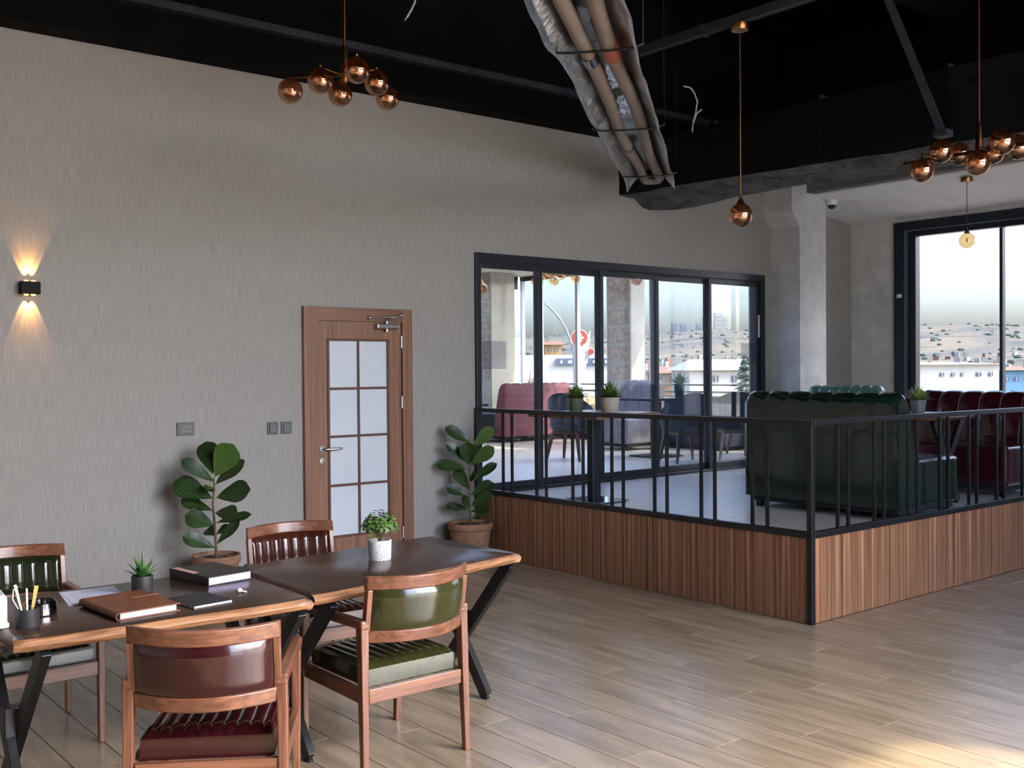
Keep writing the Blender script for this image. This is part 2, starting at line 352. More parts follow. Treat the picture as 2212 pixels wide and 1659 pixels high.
lk = MB(); lk.lathe([(.001,0),(.026,0),(.026,.007),(.009,.008),(.008,.014),(.001,.014)], 20); lo = lk.build('lock', chrome, d1, smooth=40); lo.location = (4.075-4.417, -.016, .905); lo.rotation_euler = (PI/2, 0, 0)
for z in (1.80, 1.30, .22):
    h = MB(); h.tube([(4.817-4.417, -.026, z), (4.817-4.417, -.026, z+.1)], .008, 10); h.build('hinge', chrome, d1, smooth=40)
cb = dx(4.56, 4.765, -.075, -.0165, 1.955, 1.995, 'door_closer', chrome, d1, .006)
ca = MB(); ca.tube([(4.66-4.417,-.05,1.995),(4.66-4.417,-.05,2.02)], .012, 10); ca.tube([(4.66-4.417,-.05,1.955),(4.66-4.417,-.05,1.93)], .012, 10); ca.build('spindle', chrome, cb, smooth=40)
ca = MB(); ca.tube([(4.66-4.417,-.055,2.02),(4.765-4.417,-.10,2.062)], .009, 8); ca.ball((4.765-4.417,-.10,2.066), .016, 12, 8); ca.tube([(4.765-4.417,-.10,2.056),(4.50-4.417,-.035,2.045)], .007, 8); ca.ball((4.5-4.417,-.045,2.045), .015, 12, 8); ca.build('closer_arm', chrome, cb, smooth=40)

# --- sliding glass partition
d2 = thing('door_2', 'five panel sliding glass partition to the terrace', 'sliding door', (5.614, 0, .506)); d2['kind'] = 'structure'
def sx(x0, x1, y0, y1, z0, z1, name, m, par=d2, bevel=.003): return bx(x0-5.614, x1-5.614, y0, y1, z0-.506, z1-.506).build(name, m, par, bevel=bevel)
sx(5.6, 9.665, -.03, .13, 2.575, 2.646, 'head_track', alu); sx(5.6, 9.665, -.015, .13, .506, .54, 'sill_track', alu)
sx(5.6, 5.638, -.03, .13, .541, 2.574, 'jamb', alu); sx(9.60, 9.665, -.03, .13, .541, 2.574, 'jamb', alu)
ML = [5.639, 6.375, 7.16, 7.947, 8.768, 9.599]
for k in range(5):
    y0 = .005 + .045*(k % 2); a, b = ML[k]-(.02 if k else 0), ML[k+1]+(.02 if k < 4 else 0)
    s = MB()
    for q in ((a,a+.042,.542,2.572), (b-.042,b,.542,2.572), (a+.042,b-.042,2.515,2.572), (a+.042,b-.042,.542,.60)): s.box(q[0]-5.614, q[1]-5.614, y0, y0+.04, q[2]-.506, q[3]-.506)
    so_ = s.build('sash', alu, d2, bevel=.003)
    sx(a+.043, b-.043, y0+.016, y0+.022, .601, 2.514, 'pane', doorglass, so_, 0)
    if k == 4: sx(b-.03, b-.016, y0-.03, y0-.001, 1.95, 2.2, 'pull_handle', chrome, so_, .004)
    if k == 0: sx(a+.06, a+.33, y0+.011, y0+.0155, 1.62, 1.87, 'translucent_rectangle', rect_tint, so_, 0)
    if k == 4: sx(b-.30, b-.05, y0+.011, y0+.0155, 1.64, 1.89, 'translucent_rectangle', rect_tint, so_, 0)
# --- end window
w1 = thing('window_1', 'large dark framed window in the grey end wall', 'window', (XE, -.63, .8)); w1['kind'] = 'structure'
def wx1(y0, y1, z0, z1, x0, x1, name, m, par=w1, bevel=.004): return bx(x0, x1, y0+.63, y1+.63, z0-.8, z1-.8).build(name, m, par, bevel=bevel)
wx1(-.73, -.60, .8, 3.30, -.05, .02, 'outer_frame', alublue); wx1(-5.4, -.731, 3.2, 3.30, -.05, .02, 'outer_frame', alublue); wx1(-5.4, -.731, .8, .88, -.05, .02, 'outer_frame', alublue)
wx1(-.835, -.68, .85, 3.25, .021, .12, 'sash_frame', alublue); wx1(-5.4, -.836, 3.13, 3.25, .021, .12, 'sash_frame', alublue); wx1(-5.4, -.836, .85, .95, .021, .12, 'sash_frame', alublue)
glint_m = M('frame_glint', (104,116,134), rough=.3, metal=.5)  # paler strip painting the light line along the inner frame edge
wx1(-.742, -.7315, .881, 3.199, -.045, .02, 'frame_glint', glint_m, w1, 0); wx1(-5.4, -.743, 3.189, 3.199, -.045, .02, 'frame_glint', glint_m, w1, 0)
ys = [-.836, -1.83, -2.85, -3.87, -4.89, -5.4]
for k in range(5):
    wx1(ys[k+1]+.018, ys[k]-(.018 if k else .001), .951, 3.129, .07, .076, 'pane', winglass, w1, 0)
    if k: wx1(ys[k]-.017, ys[k]+.017, .951, 3.129, .04, .11, 'mullion', alublue)
sn = thing('window_sensor', 'small white contact sensor on the dark window frame', 'sensor', (XE-.052, -.68, 2.44))
bx(-.022, 0, -.03, .035, -.022, .022).build('sensor_housing', white, sn, bevel=.01, seg=3); bx(-.0235, -.0221, .008, .02, -.006, .006).build('sensor_lens', greyplate, sn)
# --- unseen street front glazing, added for room daylight and the sun patch
w4 = thing('window_4', 'unseen street front glazing added behind the viewer to light the room', 'window', (1.0, YB, .05)); w4['kind'] = 'structure'
for k in range(4):
    x0 = 1.5125*k; x1 = x0+1.5125
    bx(x0-.03, x0+.03, -.1, -.02, 0, 4.68).build('mullion', alublue, w4)
    bx(x0+.031, x1-.031, -.07, -.064, .02, 4.67).build('pane', clearglass, w4)
bx(6.02, 6.049, -.1, -.02, 0, 4.68).build('mullion', alublue, w4)

# ================================================================== TERRACE ROOM beyond the partition
TX, TY = 11.5, 6.5
tf = bx(4.8, TX+.1, .2, TY+.1, .2, PZ).build('floor_terrace', plat_m); struct(tf, 'pale grey board floor of the glazed terrace', 'floor')
tcm = MB(); tcm.box(4.8, TX+.5, 3.0, TY+.5, 3.2, 3.45); tcm.box(4.8, TX+.5, .2, .5, 3.2, 3.45); tcm.box(4.8, 5.6, .5, 3.0, 3.2, 3.45); tcm.box(11.2, TX+.5, .5, 3.0, 3.2, 3.45)
tc = tcm.build('ceiling_terrace', soffit_white)
w5 = thing('window_added_rooflight', 'added rooflight strip brightening the terrace next to the dining room', 'rooflight', (5.6, .5, 3.3)); w5['kind'] = 'structure'  # opening added to brighten the terrace and platform floors
for k in range(4):
    bx(1.4*k+.03, 1.4*k+1.37, .001, 2.499, .05, .056).build('pane', clearglass, w5); bx(1.4*k-(.03 if k else 0), 1.4*k+.03, .001, 2.499, .0, .1).build('glazing_bar', palemull0, w5)
struct(tc, 'white ceiling of the glazed terrace', 'ceiling')
tl = bx(4.6, 4.8, .2, TY+.1, .2, 3.45).build('wall_terrace', plaster); struct(tl, 'plain side wall of the terrace', 'wall')
w2 = thing('window_2', 'floor to ceiling terrace glazing with pale posts and low wall', 'window', (TX, .2, PZ)); w2['kind'] = 'structure'
def wt(y0, y1, z0, z1, x0, x1, name, m): return bx(x0, x1, y0-.2, y1-.2, z0-PZ, z1-PZ).build(name, m, w2, bevel=.003)
lowwall = M('terrace_low_wall', (150,138,140), rough=.8)
wt(.21, TY, PZ, .66, -.02, .12, 'skirting', blackgrey); wt(.21, TY, .661, .86, 0, .1, 'low_wall', lowwall); wt(.21, TY, .861, .89, -.03, .13, 'sill', M('pale_sill', (190,190,190), rough=.5))
palemull = M('pale_aluminium', (176,178,180), rough=.4, metal=.3)
ty = [.22, 1.466, 2.43, 3.47, 4.05, 5.095, 6.0, 6.48]
for k, y in enumerate(ty):
    wt(y-.025, y+.025, 0.891, 3.199, .02, .09, 'mullion', alublue if k in (0, 4) else palemull)
for a, b in zip(ty[:-1], ty[1:]): wt(a+.026, b-.026, .91, 3.12, .05, .056, 'pane', winglass)
wt(.21, TY, 1.255, 1.285, .2, .24, 'guard_rail', palemull); wt(.21, TY, 1.36, 1.385, .2, .24, 'guard_rail', palemull)
wt(.21, TY, 3.121, 3.199, .02, .09, 'head', alublue)
w3 = thing('window_3', 'far terrace glazing with a deep dark head', 'window', (4.8, TY, PZ)); w3['kind'] = 'structure'
def wt3(x0, x1, z0, z1, y0, y1, name, m): return bx(x0-4.8, x1-4.8, y0, y1, z0-PZ, z1-PZ).build(name, m, w3, bevel=.003)
wt3(4.81, TX-.05, PZ, .85, 0, .1, 'low_wall', lowwall); wt3(4.81, TX-.05, 2.98, 3.199, -.03, .1, 'head', alublue)
for x in (6.0, 7.2, 8.4, 9.6, 10.8): wt3(x-.025, x+.025, 0.851, 2.979, .02, .09, 'mullion', palemull)
for x in (4.82, 6.0, 7.2, 8.4, 9.6): wt3(x+.026, x+1.17, .86, 2.97, .05, .056, 'pane', winglass)
wt3(10.826, 11.44, .86, 2.97, .05, .056, 'pane', winglass)
# columns
colm = M('pale_column', (168,164,154), (190,186,176), nscale=2, rough=.25, coat=.4)
brickish = M('painted_reflection', (150,144,130), (192,184,168), sc=(7,7,9), nscale=2.4, rough=.3, ramp=(.4,.6), coat=.5, third=(.5,(178,148,132)))  # reflection of a brick facade, painted onto panels on the column
def column(x, y, wx_, wy_, label):
    c = thing('terrace_column', label, 'column', (x, y, PZ))
    bx(-wx_/2, wx_/2, -wy_/2, wy_/2, 0, 2.689).build('column_shaft', colm, c, bevel=.01)
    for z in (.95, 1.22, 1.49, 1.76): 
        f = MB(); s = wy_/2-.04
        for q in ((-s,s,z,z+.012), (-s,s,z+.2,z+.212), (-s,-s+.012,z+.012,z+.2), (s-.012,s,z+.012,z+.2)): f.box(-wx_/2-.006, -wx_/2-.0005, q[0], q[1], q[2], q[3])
        f.build('reflection_frame', potbeige, c); bx(-wx_/2-.003, -wx_/2-.0005, -s+.013, s-.013, z+.013, z+.199).build('reflection_panel', brickish, c)
    bx(-wx_/2-.003, -wx_/2-.0005, -wy_/2+.04, wy_/2-.04, 2.03, 2.6).build('reflection_panel', brickish, c)
    return c
column(11.15, 3.62, .3, .50, 'pale terrace column with painted brick reflections beside the grey armchair')
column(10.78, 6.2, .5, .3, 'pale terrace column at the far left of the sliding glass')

# ================================================================== CEILING FITTINGS
# wrapped air duct along the platform front
du = thing('air_duct', 'black wrapped air duct with torn grey underside hanging below the roof', 'duct', (7.42, 0, 3.33))
DX = .81
def dn(x, y, z, s=1): return noise.noise(Vector((x*1.7+3, y*1.7, z*1.7)))*s
db = MB()
def zb(y): return .024*y
db.grid(lambda u, v: (-.02+dn(0, -7.5*u, v, .03), -7.5*u-.002, zb(-7.5*u)+(.47-zb(-7.5*u))*v), 60, 5)
db.grid(lambda u, v: (DX*v, -7.5*u-.002, .47+dn(v, -7.5*u, 5, .02)), 60, 3, flip=True)
db.grid(lambda u, v: (DX+dn(9, -7.5*u, v, .02), -7.5*u-.002, zb(-7.5*u)+(.47-zb(-7.5*u))*v), 60, 3, flip=True)
db.build('duct_wrap', M('black_wrap', (6,7,10), (12,13,17), sc=(1,1,1), nscale=3, rough=.55, bump=.6, bdist=.03, spec=.15), du, smooth=60)
db = MB()
db.grid(lambda u, v: (-.02+(DX+.04)*v, -7.5*u-.002, zb(-7.5*u)-.03*math.sin(PI*v)+dn(v*2, -7.5*u*1.6, 2, .07)*(.3+math.sin(PI*v))-(.05*max(0, 1-u*7.5/1.2) if v > .3 else 0)), 90, 8)
db.build('torn_underside', torn, du, smooth=50)
for y in (-1.2, -2.3, -3.4, -4.5):
    bx(-.035, DX+.03, y-.02, y+.02, .472, .5).build('hanger_strap', blackgrey, du); bx(-.045, -.032, y-.015, y+.015, -.0, .5).build('hanger_strap', blackm, du)
random.seed(3)
for k in range(8):
    y = -1.2-.42*k; z0 = zb(y)
    m = MB(); p = Vector((random.uniform(0, .42)**1.3, y, z0-.02)); pts = [p]
    for i in range(4): p = p + Vector((random.uniform(-.06, .06), random.uniform(-.07, .07), random.uniform(-.035, .015))); pts.append(p)
    m.tube(pts, .004, 5); m.build('loose_strand', blackgrey, du)
# shredded pale scraps showing bright edges
for k in range(6):
    y = -1.6-.5*k; m = MB(); m.box(-.06, -.045, y, y+.018, .40-.02*k, .43-.02*k); m.build('foil_scrap', mirror, du)

# open foil tray with two insulated pipes, slung diagonally
pa, pb2 = Vector((3.05, -4.0, 3.34)), Vector((7.20, -.62, 3.34))
dirv = (pb2-pa).normalized(); side = Vector((dirv.y, -dirv.x, 0)); L = (pb2-pa).length
ft = thing('foil_pipe_tray', 'crumpled silver foil trough holding two insulated pipes below the roof', 'pipe tray', pa, math.atan2(dirv.y, dirv.x))
fm = MB(); random.seed(5)
def foilp(u, v):
    x = L*u; t = (v-.5)*2
    wv = .225+.007*math.sin(x*2.3)+.008*dn(x*.8, t, 1)
    e = abs(t)
    y = t*wv + dn(x*1.5, t, 7, .008)*e
    z = .13*(1-e**2.2) - .03*e + dn(x*2, t*2, 3, .022) + (.012*math.sin(x*4.1+t) if e > .8 else 0)
    if u > .985: z -= .05*e
    return (x, y, z)
fm.grid(foilp, 130, 16); fo = fm.build('foil_sheet', foil, ft, smooth=70)
fs = fo.modifiers.new('thickness', 'SOLIDIFY'); fs.thickness = .006
for sgn in (-1, 1):
    m = MB(); m.tube([(L*t/12-.02, sgn*.075+.012*math.sin(t*.9+sgn), .035+.008*math.sin(t*1.3)) for t in range(13)], .042, 12); m.build('insulated_pipe', pipe_m, ft, smooth=40)
m = MB(); m.tube([(L-.02, -.075, .035), (L+.06, -.06, .03), (L+.085, 0, .03), (L+.06, .06, .03), (L-.02, .075, .035)], .04, 10); m.build('pipe_bend', pipe_m, ft, smooth=50)
for x, sgn, mt, ln, nm in ((1.35, 1, mirror, .14, 'steel_coupling'), (1.2, -1, orange, .22, 'orange_sleeve'), (3.85, 1, mirror, .05, 'steel_coupling')):
    pc = lambda X_: (X_, sgn*.075+.012*math.sin((X_+.02)/L*12*.9+sgn), .035+.008*math.sin((X_+.02)/L*12*1.3)); m = MB(); m.tube([pc(x), pc(x+ln)], .05, 14); m.build(nm, mt, ft, smooth=40)
for x in (1.15, 3.05, 4.9):
    m = MB(); m.tube([(x, -.26, .0), (x, -.2, -.02), (x, -.12, -.025), (x, .12, -.025), (x, .2, -.02), (x, .26, .0)], .007, 6)
    m.tube([(x, -.255, 0), (x, -.255, .9)], .004, 5); m.tube([(x, .255, 0), (x, .255, .9)], .004, 5); m.build('hanger_wire', steel, ft, smooth=50)
for x, w_, l_ in ((1.75, .05, .42), (2.45, .055, .5)):
    m = MB(); m.grid(lambda u, v: (x+l_*u, (v-.5)*2*w_+.01*math.sin(u*9), .072+.02*dn(u*5, v*4, x, 1.0)-.03*u), 14, 6); m.build('foil_patch', M('bright_foil', (235,232,226), rough=.2, metal=1), ft, smooth=70)
# conduit, brace, rods and loose cables
cn = thing('ceiling_conduit', 'grey square conduit under the roof carrying a pendant', 'conduit', (5.53, -2.1, 3.86))
bx(-.03, .03, -4.5, .6, 0, .06).build('channel', blackgrey, cn, bevel=.004); bx(-.036, .036, -.6, -.56, -.006, .066).build('clamp', blackgrey, cn); bx(-.036, .036, -2.4, -2.36, -.006, .066).build('clamp', blackgrey, cn)
for y in (.2, -1.8, -3.8): MB().tube([(0, y, .06), (0, y, 1.33)], .006, 6).build('threaded_rod', blackgrey, cn)
br = thing('roof_brace', 'thin dark diagonal steel brace in front of the black duct', 'brace', at(2037, 290, 7.6))
e = at(1895, -60, 7.9)-at(2037, 290, 7.6); m = MB(); m.bar((0,0,0), e, .05, .05); m.build('brace_bar', blackgrey, br); m = MB(); m.box(-.05, .05, -.05, .05, -.02, .03); m.build('brace_foot', blackgrey, br)
def cable(label, pts, depth, r=.006, m=None):
    q = [at(x, y, depth) for x, y in pts]; c = thing('loose_cable', label, 'cable', q[0])
    mb = MB(); mb.tube([p-q[0] for p in q], r, 6); mb.build('cable_sheath', m or M('pale_cable', (150,148,140), rough=.6), c, smooth=60)
    mb = MB(); d = (q[-1]-q[-2]).normalized(); mb.tube([q[-1]-q[0]-d*.01, q[-1]-q[0]+d*.02], r*.5, 5); mb.build('cable_end', copper, c)
cable('pale loose cable end dangling beside the left chandelier rod', [(905,-60),(896,5),(888,22),(879,37)], 5.5)
cable('thin pale cable curling down in front of the black duct', [(1476,186),(1492,190),(1500,202),(1506,218),(1503,242),(1497,262),(1495,284)], 7.6)
cable('short pale cable end crossing the curled cable by the duct', [(1516,236),(1505,245),(1500,258),(1497,268)], 7.55)

# ---------------------------------------------------------------- lamps
def globe(parent, c, r, m, bulb=True, seg=28):
    g = MB(); g.ball((0,0,0), r, seg, 16); o = g.build('glass_globe', m, parent, smooth=60); o.location = c
    cap = MB(); cap.lathe([(.001,r*1.06),(r*.22,r*1.04),(r*.25,r*.98),(r*.16,r*.93)], 14); cap.build('globe_cap', copper, o, smooth=50)
    if bulb: b = MB(); b.lathe([(.001,-r*.22),(r*.13,-r*.14),(r*.15,r*.05),(r*.07,r*.3),(r*.05,r*.35)], 10); b.build('bulb', bulb_m, o, smooth=50)
    return o
RG = .077
def chandelier(label, rodpx, hubpy, depth, topz, globes, m, metal, bar=None):
    hub = at(rodpx, hubpy, depth)
    c = thing('globe_chandelier', label, 'chandelier', hub)
    rod = MB(); rod.tube([(0,0,.16), (0,0,topz-hub.z)], .008, 8); rod.build('rod', metal, c, smooth=50)
    st = MB(); st.lathe([(.010,.17),(.019,.15),(.024,.0),(.018,-.05),(.004,-.06)], 14, cap=True); st.build('stem', metal, c, smooth=50)
    cy_ = MB(); cy_.lathe([(.06,topz-hub.z),(.06,topz-hub.z-.03),(.012,topz-hub.z-.05)], 16); cy_.build('ceiling_cup', metal, c, smooth=50)
    if bar:
        p, q = Vector(bar[0])-hub, Vector(bar[1])-hub; mb = MB(); mb.tube([p, q], .011, 10); mb.build('cross_bar', metal, c, smooth=50)
    for gx, gy, gd, r, up in globes:
        p = at(gx, gy, gd)-hub
        globe(c, p, r, m)
        a = MB()
        if bar:
            t = max(0.0, min(1.0, (p-Vector(bar[0])+hub).dot((Vector(bar[1])-Vector(bar[0])).normalized())/(Vector(bar[1])-Vector(bar[0])).length)); s = Vector(bar[0]).lerp(Vector(bar[1]), t)-hub
            sg = 1 if p.z < s.z else -1
            a.tube([s, Vector((p.x, p.y, s.z)), p+Vector((0,0,sg*r))], .006, 6)
        else:
            a.tube([(0,0,-.01), p+Vector((0,0,r*1.08)), p+Vector((0,0,r*1.22))], .0065, 7)
        a.build('arm', metal, c, smooth=60)
    return c
chandelier('copper globe chandelier with radiating arms hanging by the grey wall', 745, 160, 6.44, HC-.1, [(627,197,6.5,RG,0),(692,175,6.3,RG,0),(735,204,6.75,RG,0),(771,152,6.15,RG,0),(814,179,6.45,RG,0),(837,212,6.68,RG*.97,0)], amber, copper)
chandelier('long bar chandelier of copper globes in front of the black duct', 2115, 322, 6.7, HC-.1, [(1992,368,6.75,RG*.97,0),(2033,327,6.7,RG*.95,0),(2072,333,7.0,RG*.96,0),(2112,352,6.55,RG*1.0,0),(2146,332,7.05,RG*.9,0),(2165,307,6.45,RG,0),(2200,318,6.6,RG,0)], amber, bronze, bar=((6.54,-3.55,2.975),(6.54,-4.75,2.975)))
def pendant(label, p, topz, m, metal, r=RG, cup=True):
    c = thing('globe_pendant', label, 'pendant lamp', p)
    globe(c, (0,0,0), r, m)
    mb = MB(); mb.lathe([(.03,r*.95),(.022,r*1.15),(.008,r*1.5),(.006,r*1.9)], 14); mb.build('neck', metal, c, smooth=50)
    mb = MB(); mb.tube([(0,0,r*1.7), (0,0,topz-p[2])], .004, 6); mb.build('cord', metal, c)
    mb = MB(); h = topz-p[2]; mb.lathe([(.001,h-.045),(.055,h-.045),(.058,h-.04),(.058,h-.001),(.001,h-.001)], 18); mb.build('ceiling_cup', metal, c, smooth=50)
    return c
pendant('single copper globe pendant hanging above the platform rail corner', (5.53, -2.98, 2.61), 3.858, amber, copper)
pendant('pale amber globe pendant hanging in front of the end window', (10.22, -2.08, 2.87), 3.50, amberlight, copper)
# terrace lamps
TH = at(1200, 596, 13.4)
tcn = thing('globe_chandelier', 'golden globe chandelier seen through the sliding glass', 'chandelier', TH)
MB().tube([(0,0,-.05), (0,0,3.2-TH.z)], .01, 8).build('rod', copper, tcn)
random.seed(11)
for k, (x, y, d) in enumerate([(1158,608,13.2),(1190,590,13.2),(1197,606,13.0),(1212,594,13.6),(1222,588,13.2),(1243,600,13.4),(1180,594,13.7),(1205,585,13.9)]):
    p = at(x, y, d)-TH; globe(tcn, p, .062, amberlight, seg=18); MB().tube([(0,0,0), (p.x, p.y, p.z+.07)], .006, 6).build('arm', copper, tcn)
pendant('coppery globe pendant at the third glass panel on the terrace', tuple(at(1375, 603, 12.4)), 3.2, amber, copper, .075)
pendant('pale globe pendant at the left edge of the sliding glass', tuple(at(1040, 624, 11.5)), 3.2, amberlight, copper, .07)

# wall lamp with crossing beams
wlp = thing('wall_lamp', 'black box wall lamp casting amber beams up and down', 'wall lamp', (1.92, 0, 2.173))
bx(-.06, .06, -.075, -.001, -.041, .041).build('housing', M('lamp_black', (16,16,17), rough=.6, spec=.15), wlp, bevel=.004)
for sz in (1, -1):
    for sx_ in (-.022, .022):
        m = MB(); m.lathe([(.001,.0),(.016,.0),(.014,.008),(.001,.011)], 14); o = m.build('lens', emit('lamp_lens', (255,190,110), 4), wlp, smooth=40); o.location = (sx_, -.04, .0405*sz); o.rotation_euler = (0 if sz > 0 else PI, 0, 0)
        ld = bpy.data.lights.new('lamp_beam', 'SPOT'); lo_ = bpy.data.objects.new('lamp_beam', ld); COL.objects.link(lo_); lo_.parent = wlp
        ld.energy = 9; ld.color = (1, .46, .13); ld.spot_size = math.radians(50); ld.spot_blend = .12; ld.shadow_soft_size = .006
        lo_.location = (sx_, -.026, .056*sz); d = Vector((0, .22, sz)); lo_.rotation_euler = d.to_track_quat('-Z', 'Y').to_euler()

# socket, switches, camera
sk = thing('wall_socket', 'grey double wall socket left of the wooden door', 'socket', (2.972, 0, 1.204))
bx(-.065, .065, -.012, -.001, -.047, .047).build('plate', greyplate, sk, bevel=.003); bx(-.043, .043, -.0145, -.0121, -.026, .026).build('insert', M('socket_insert', (120,118,114), rough=.5), sk, bevel=.004)
for x, sgn in ((-.018, 1), (.024, .7)):
    m = MB(); m.lathe([(.019*sgn,0),(.022*sgn,0),(.022*sgn,.002),(.019*sgn,.002)], 18); o = m.build('socket_ring', darkplate, sk); o.location = (x, -.0147, 0); o.rotation_euler = (PI/2, 0, 0)
    m = MB(); m.box(-.003, .003, -.0165, -.0146, .004, .012); m.box(-.009, -.004, -.0165, -.0146, -.007, -.001); m.box(.004, .009, -.0165, -.0146, -.007, -.001); o = m.build('socket_hole', darkplate, sk); o.location = (x, 0, 0)
for x, lab in ((3.656, 'grey wall switch further from the wooden door'), (3.771, 'grey wall switch nearest the wooden door')):
    s_ = thing('wall_switch', lab, 'switch', (x, 0, 1.181), group='switches beside the door')
    bx(-.045, .045, -.010, -.001, -.047, .047).build('plate', greyplate, s_, bevel=.003); bx(-.026, .028, -.0155, -.0101, -.03, .03).build('rocker', M('switch_rocker', (98,98,100), rough=.45), s_, bevel=.003)
    m = MB(); m.box(-.028, -.0255, -.0161, -.0102, -.031, .031); m.box(-.0255, .028, -.0161, -.0102, .0295, .0315); m.build('shadow_gap', darkplate, s_)
cm = thing('dome_camera', 'white dome security camera under the grey beam beside the pillar', 'camera', (10.33, -.45, 3.47))
MB().lathe([(.001,.03),(.062,.03),(.062,-.01),(.056,-.03),(.05,-.032)], 22).build('camera_body', white, cm, smooth=40)
g = MB(); g.lathe([(.001,-.075),(.02,-.073),(.036,-.062),(.046,-.045),(.049,-.033)], 20); g.build('dome', M('dark_dome', (20,20,22), rough=.08, spec=.7), cm, smooth=60)

# ================================================================== DINING FURNITURE
def make_table(label, q, z, rz_group=None, zbase=0, thick=.042, feet=None, wedge=.012):
    """live-edge slab from its four corners q (near-left, near-right, far-right, far-left) on two crossed steel leg frames"""
    c = sum((Vector((x, y, 0)) for x, y in q), Vector())/4
    t = thing('dining_table', label, 'table', (c.x, c.y, zbase))
    Q = [Vector((x, y, 0))-c for x, y in q]; h = z-zbase
    N = 26; ring = []
    for k in range(4):
        a, b = Q[k], Q[(k+1) % 4]; n_ = N if k % 2 == 0 else 10
        for i in range(n_):
            t_ = i/n_; p = a.lerp(b, t_); out = Vector(((b-a).y, -(b-a).x, 0)).normalized()
            cr = min(t_, 1-t_); rnd = .018*max(0, 1-cr*12)**2
            amp = .007 if k % 2 == 0 else .002
            ring.append((p - out*rnd, out, amp*noise.noise(Vector((p.x*4, p.y*4, k*3.3)))))
    lev = [(0, -wedge-.004), (-.006, -.003), (-thick*.5, .006), (-thick+.006, -.002), (-thick, -.012)]
    mb = MB(); n_ = len(ring); vs_ = []
    for dz, off in lev:
        for p, out, wb_ in ring: vs_.append(p + out*(off+wb_) + Vector((0, 0, h+dz)))
    fs = [tuple(range(n_))]; ms = [0]
    mb.add(vs_, [tuple(range(n_))], 0)
    mb.f += [tuple(range((len(lev)-1)*n_+n_-1, (len(lev)-1)*n_-1, -1))]; mb.m += [0]
    for l_ in range(len(lev)-1):
        for i in range(n_):
            j = (i+1) % n_; mb.f.append((l_*n_+i, (l_+1)*n_+i, (l_+1)*n_+j, l_*n_+j)); mb.m.append(1 if i < N or N+10 <= i < 2*N+10 else 2)
    mb.build('tabletop', [tabletop, tableedge, M('table_end', (60,36,26), (92,58,40), nscale=14, rough=.45)], t, smooth=50)
    # leg frames
    for e, (n_a, f_a) in enumerate(((Q[0], Q[3]), (Q[1], Q[2]))):
        ins = (Q[1]-Q[0]).normalized()*(.09 if e == 0 else -.06)
        na, fa = n_a+ins, f_a+ins; d = (fa-na).normalized(); wd = (fa-na).length
        top = h-thick-.001; sdw = (Q[1]-Q[0]).normalized()*(.018)
        n1, f1 = na+d*.06, fa-d*.06; n0, f0 = na+d*(.24 if feet is None else feet), fa-d*.12
        for a, b, s in ((n1, f0, sdw), (f1, n0, -sdw)):
            m = MB(); m.bar(Vector((a.x, a.y, top-.005))+s, Vector((b.x, b.y, .018))+s, .034, .062, up=d); lg = m.build('leg', steel, t, bevel=.003)
            m = MB(); m.lathe([(.014,0),(.014,.012),(.006,.013),(.006,.03)], 12, c=(b.x+s.x, b.y+s.y, 0), cap=True); m.build('levelling_foot', steel, lg)
        m = MB(); m.bar(na+d*.05+Vector((0,0,top-.003)), fa-d*.05+Vector((0,0,top-.003)), .07, .006); m.build('top_plate', steel, t)
        mid = (n1+f1+n0+f0)/4; m = MB(); m.bar(Vector((mid.x, mid.y, top*.5-.06)), Vector((mid.x, mid.y, top*.5+.06)), .075, .06, up=d); m.build('cross_joint', steel, t, bevel=.004)
    return t
ZT = .73
make_table('live edge walnut table holding the white potted bush', [(2.005,-3.70),(3.226,-3.497),(3.194,-2.743),(2.013,-2.893)], ZT, feet=.2)
make_table('live edge walnut table covered with papers and notebooks', [(.905,-3.68),(1.985,-3.735),(1.995,-2.93),(.915,-2.88)], ZT, feet=.2)

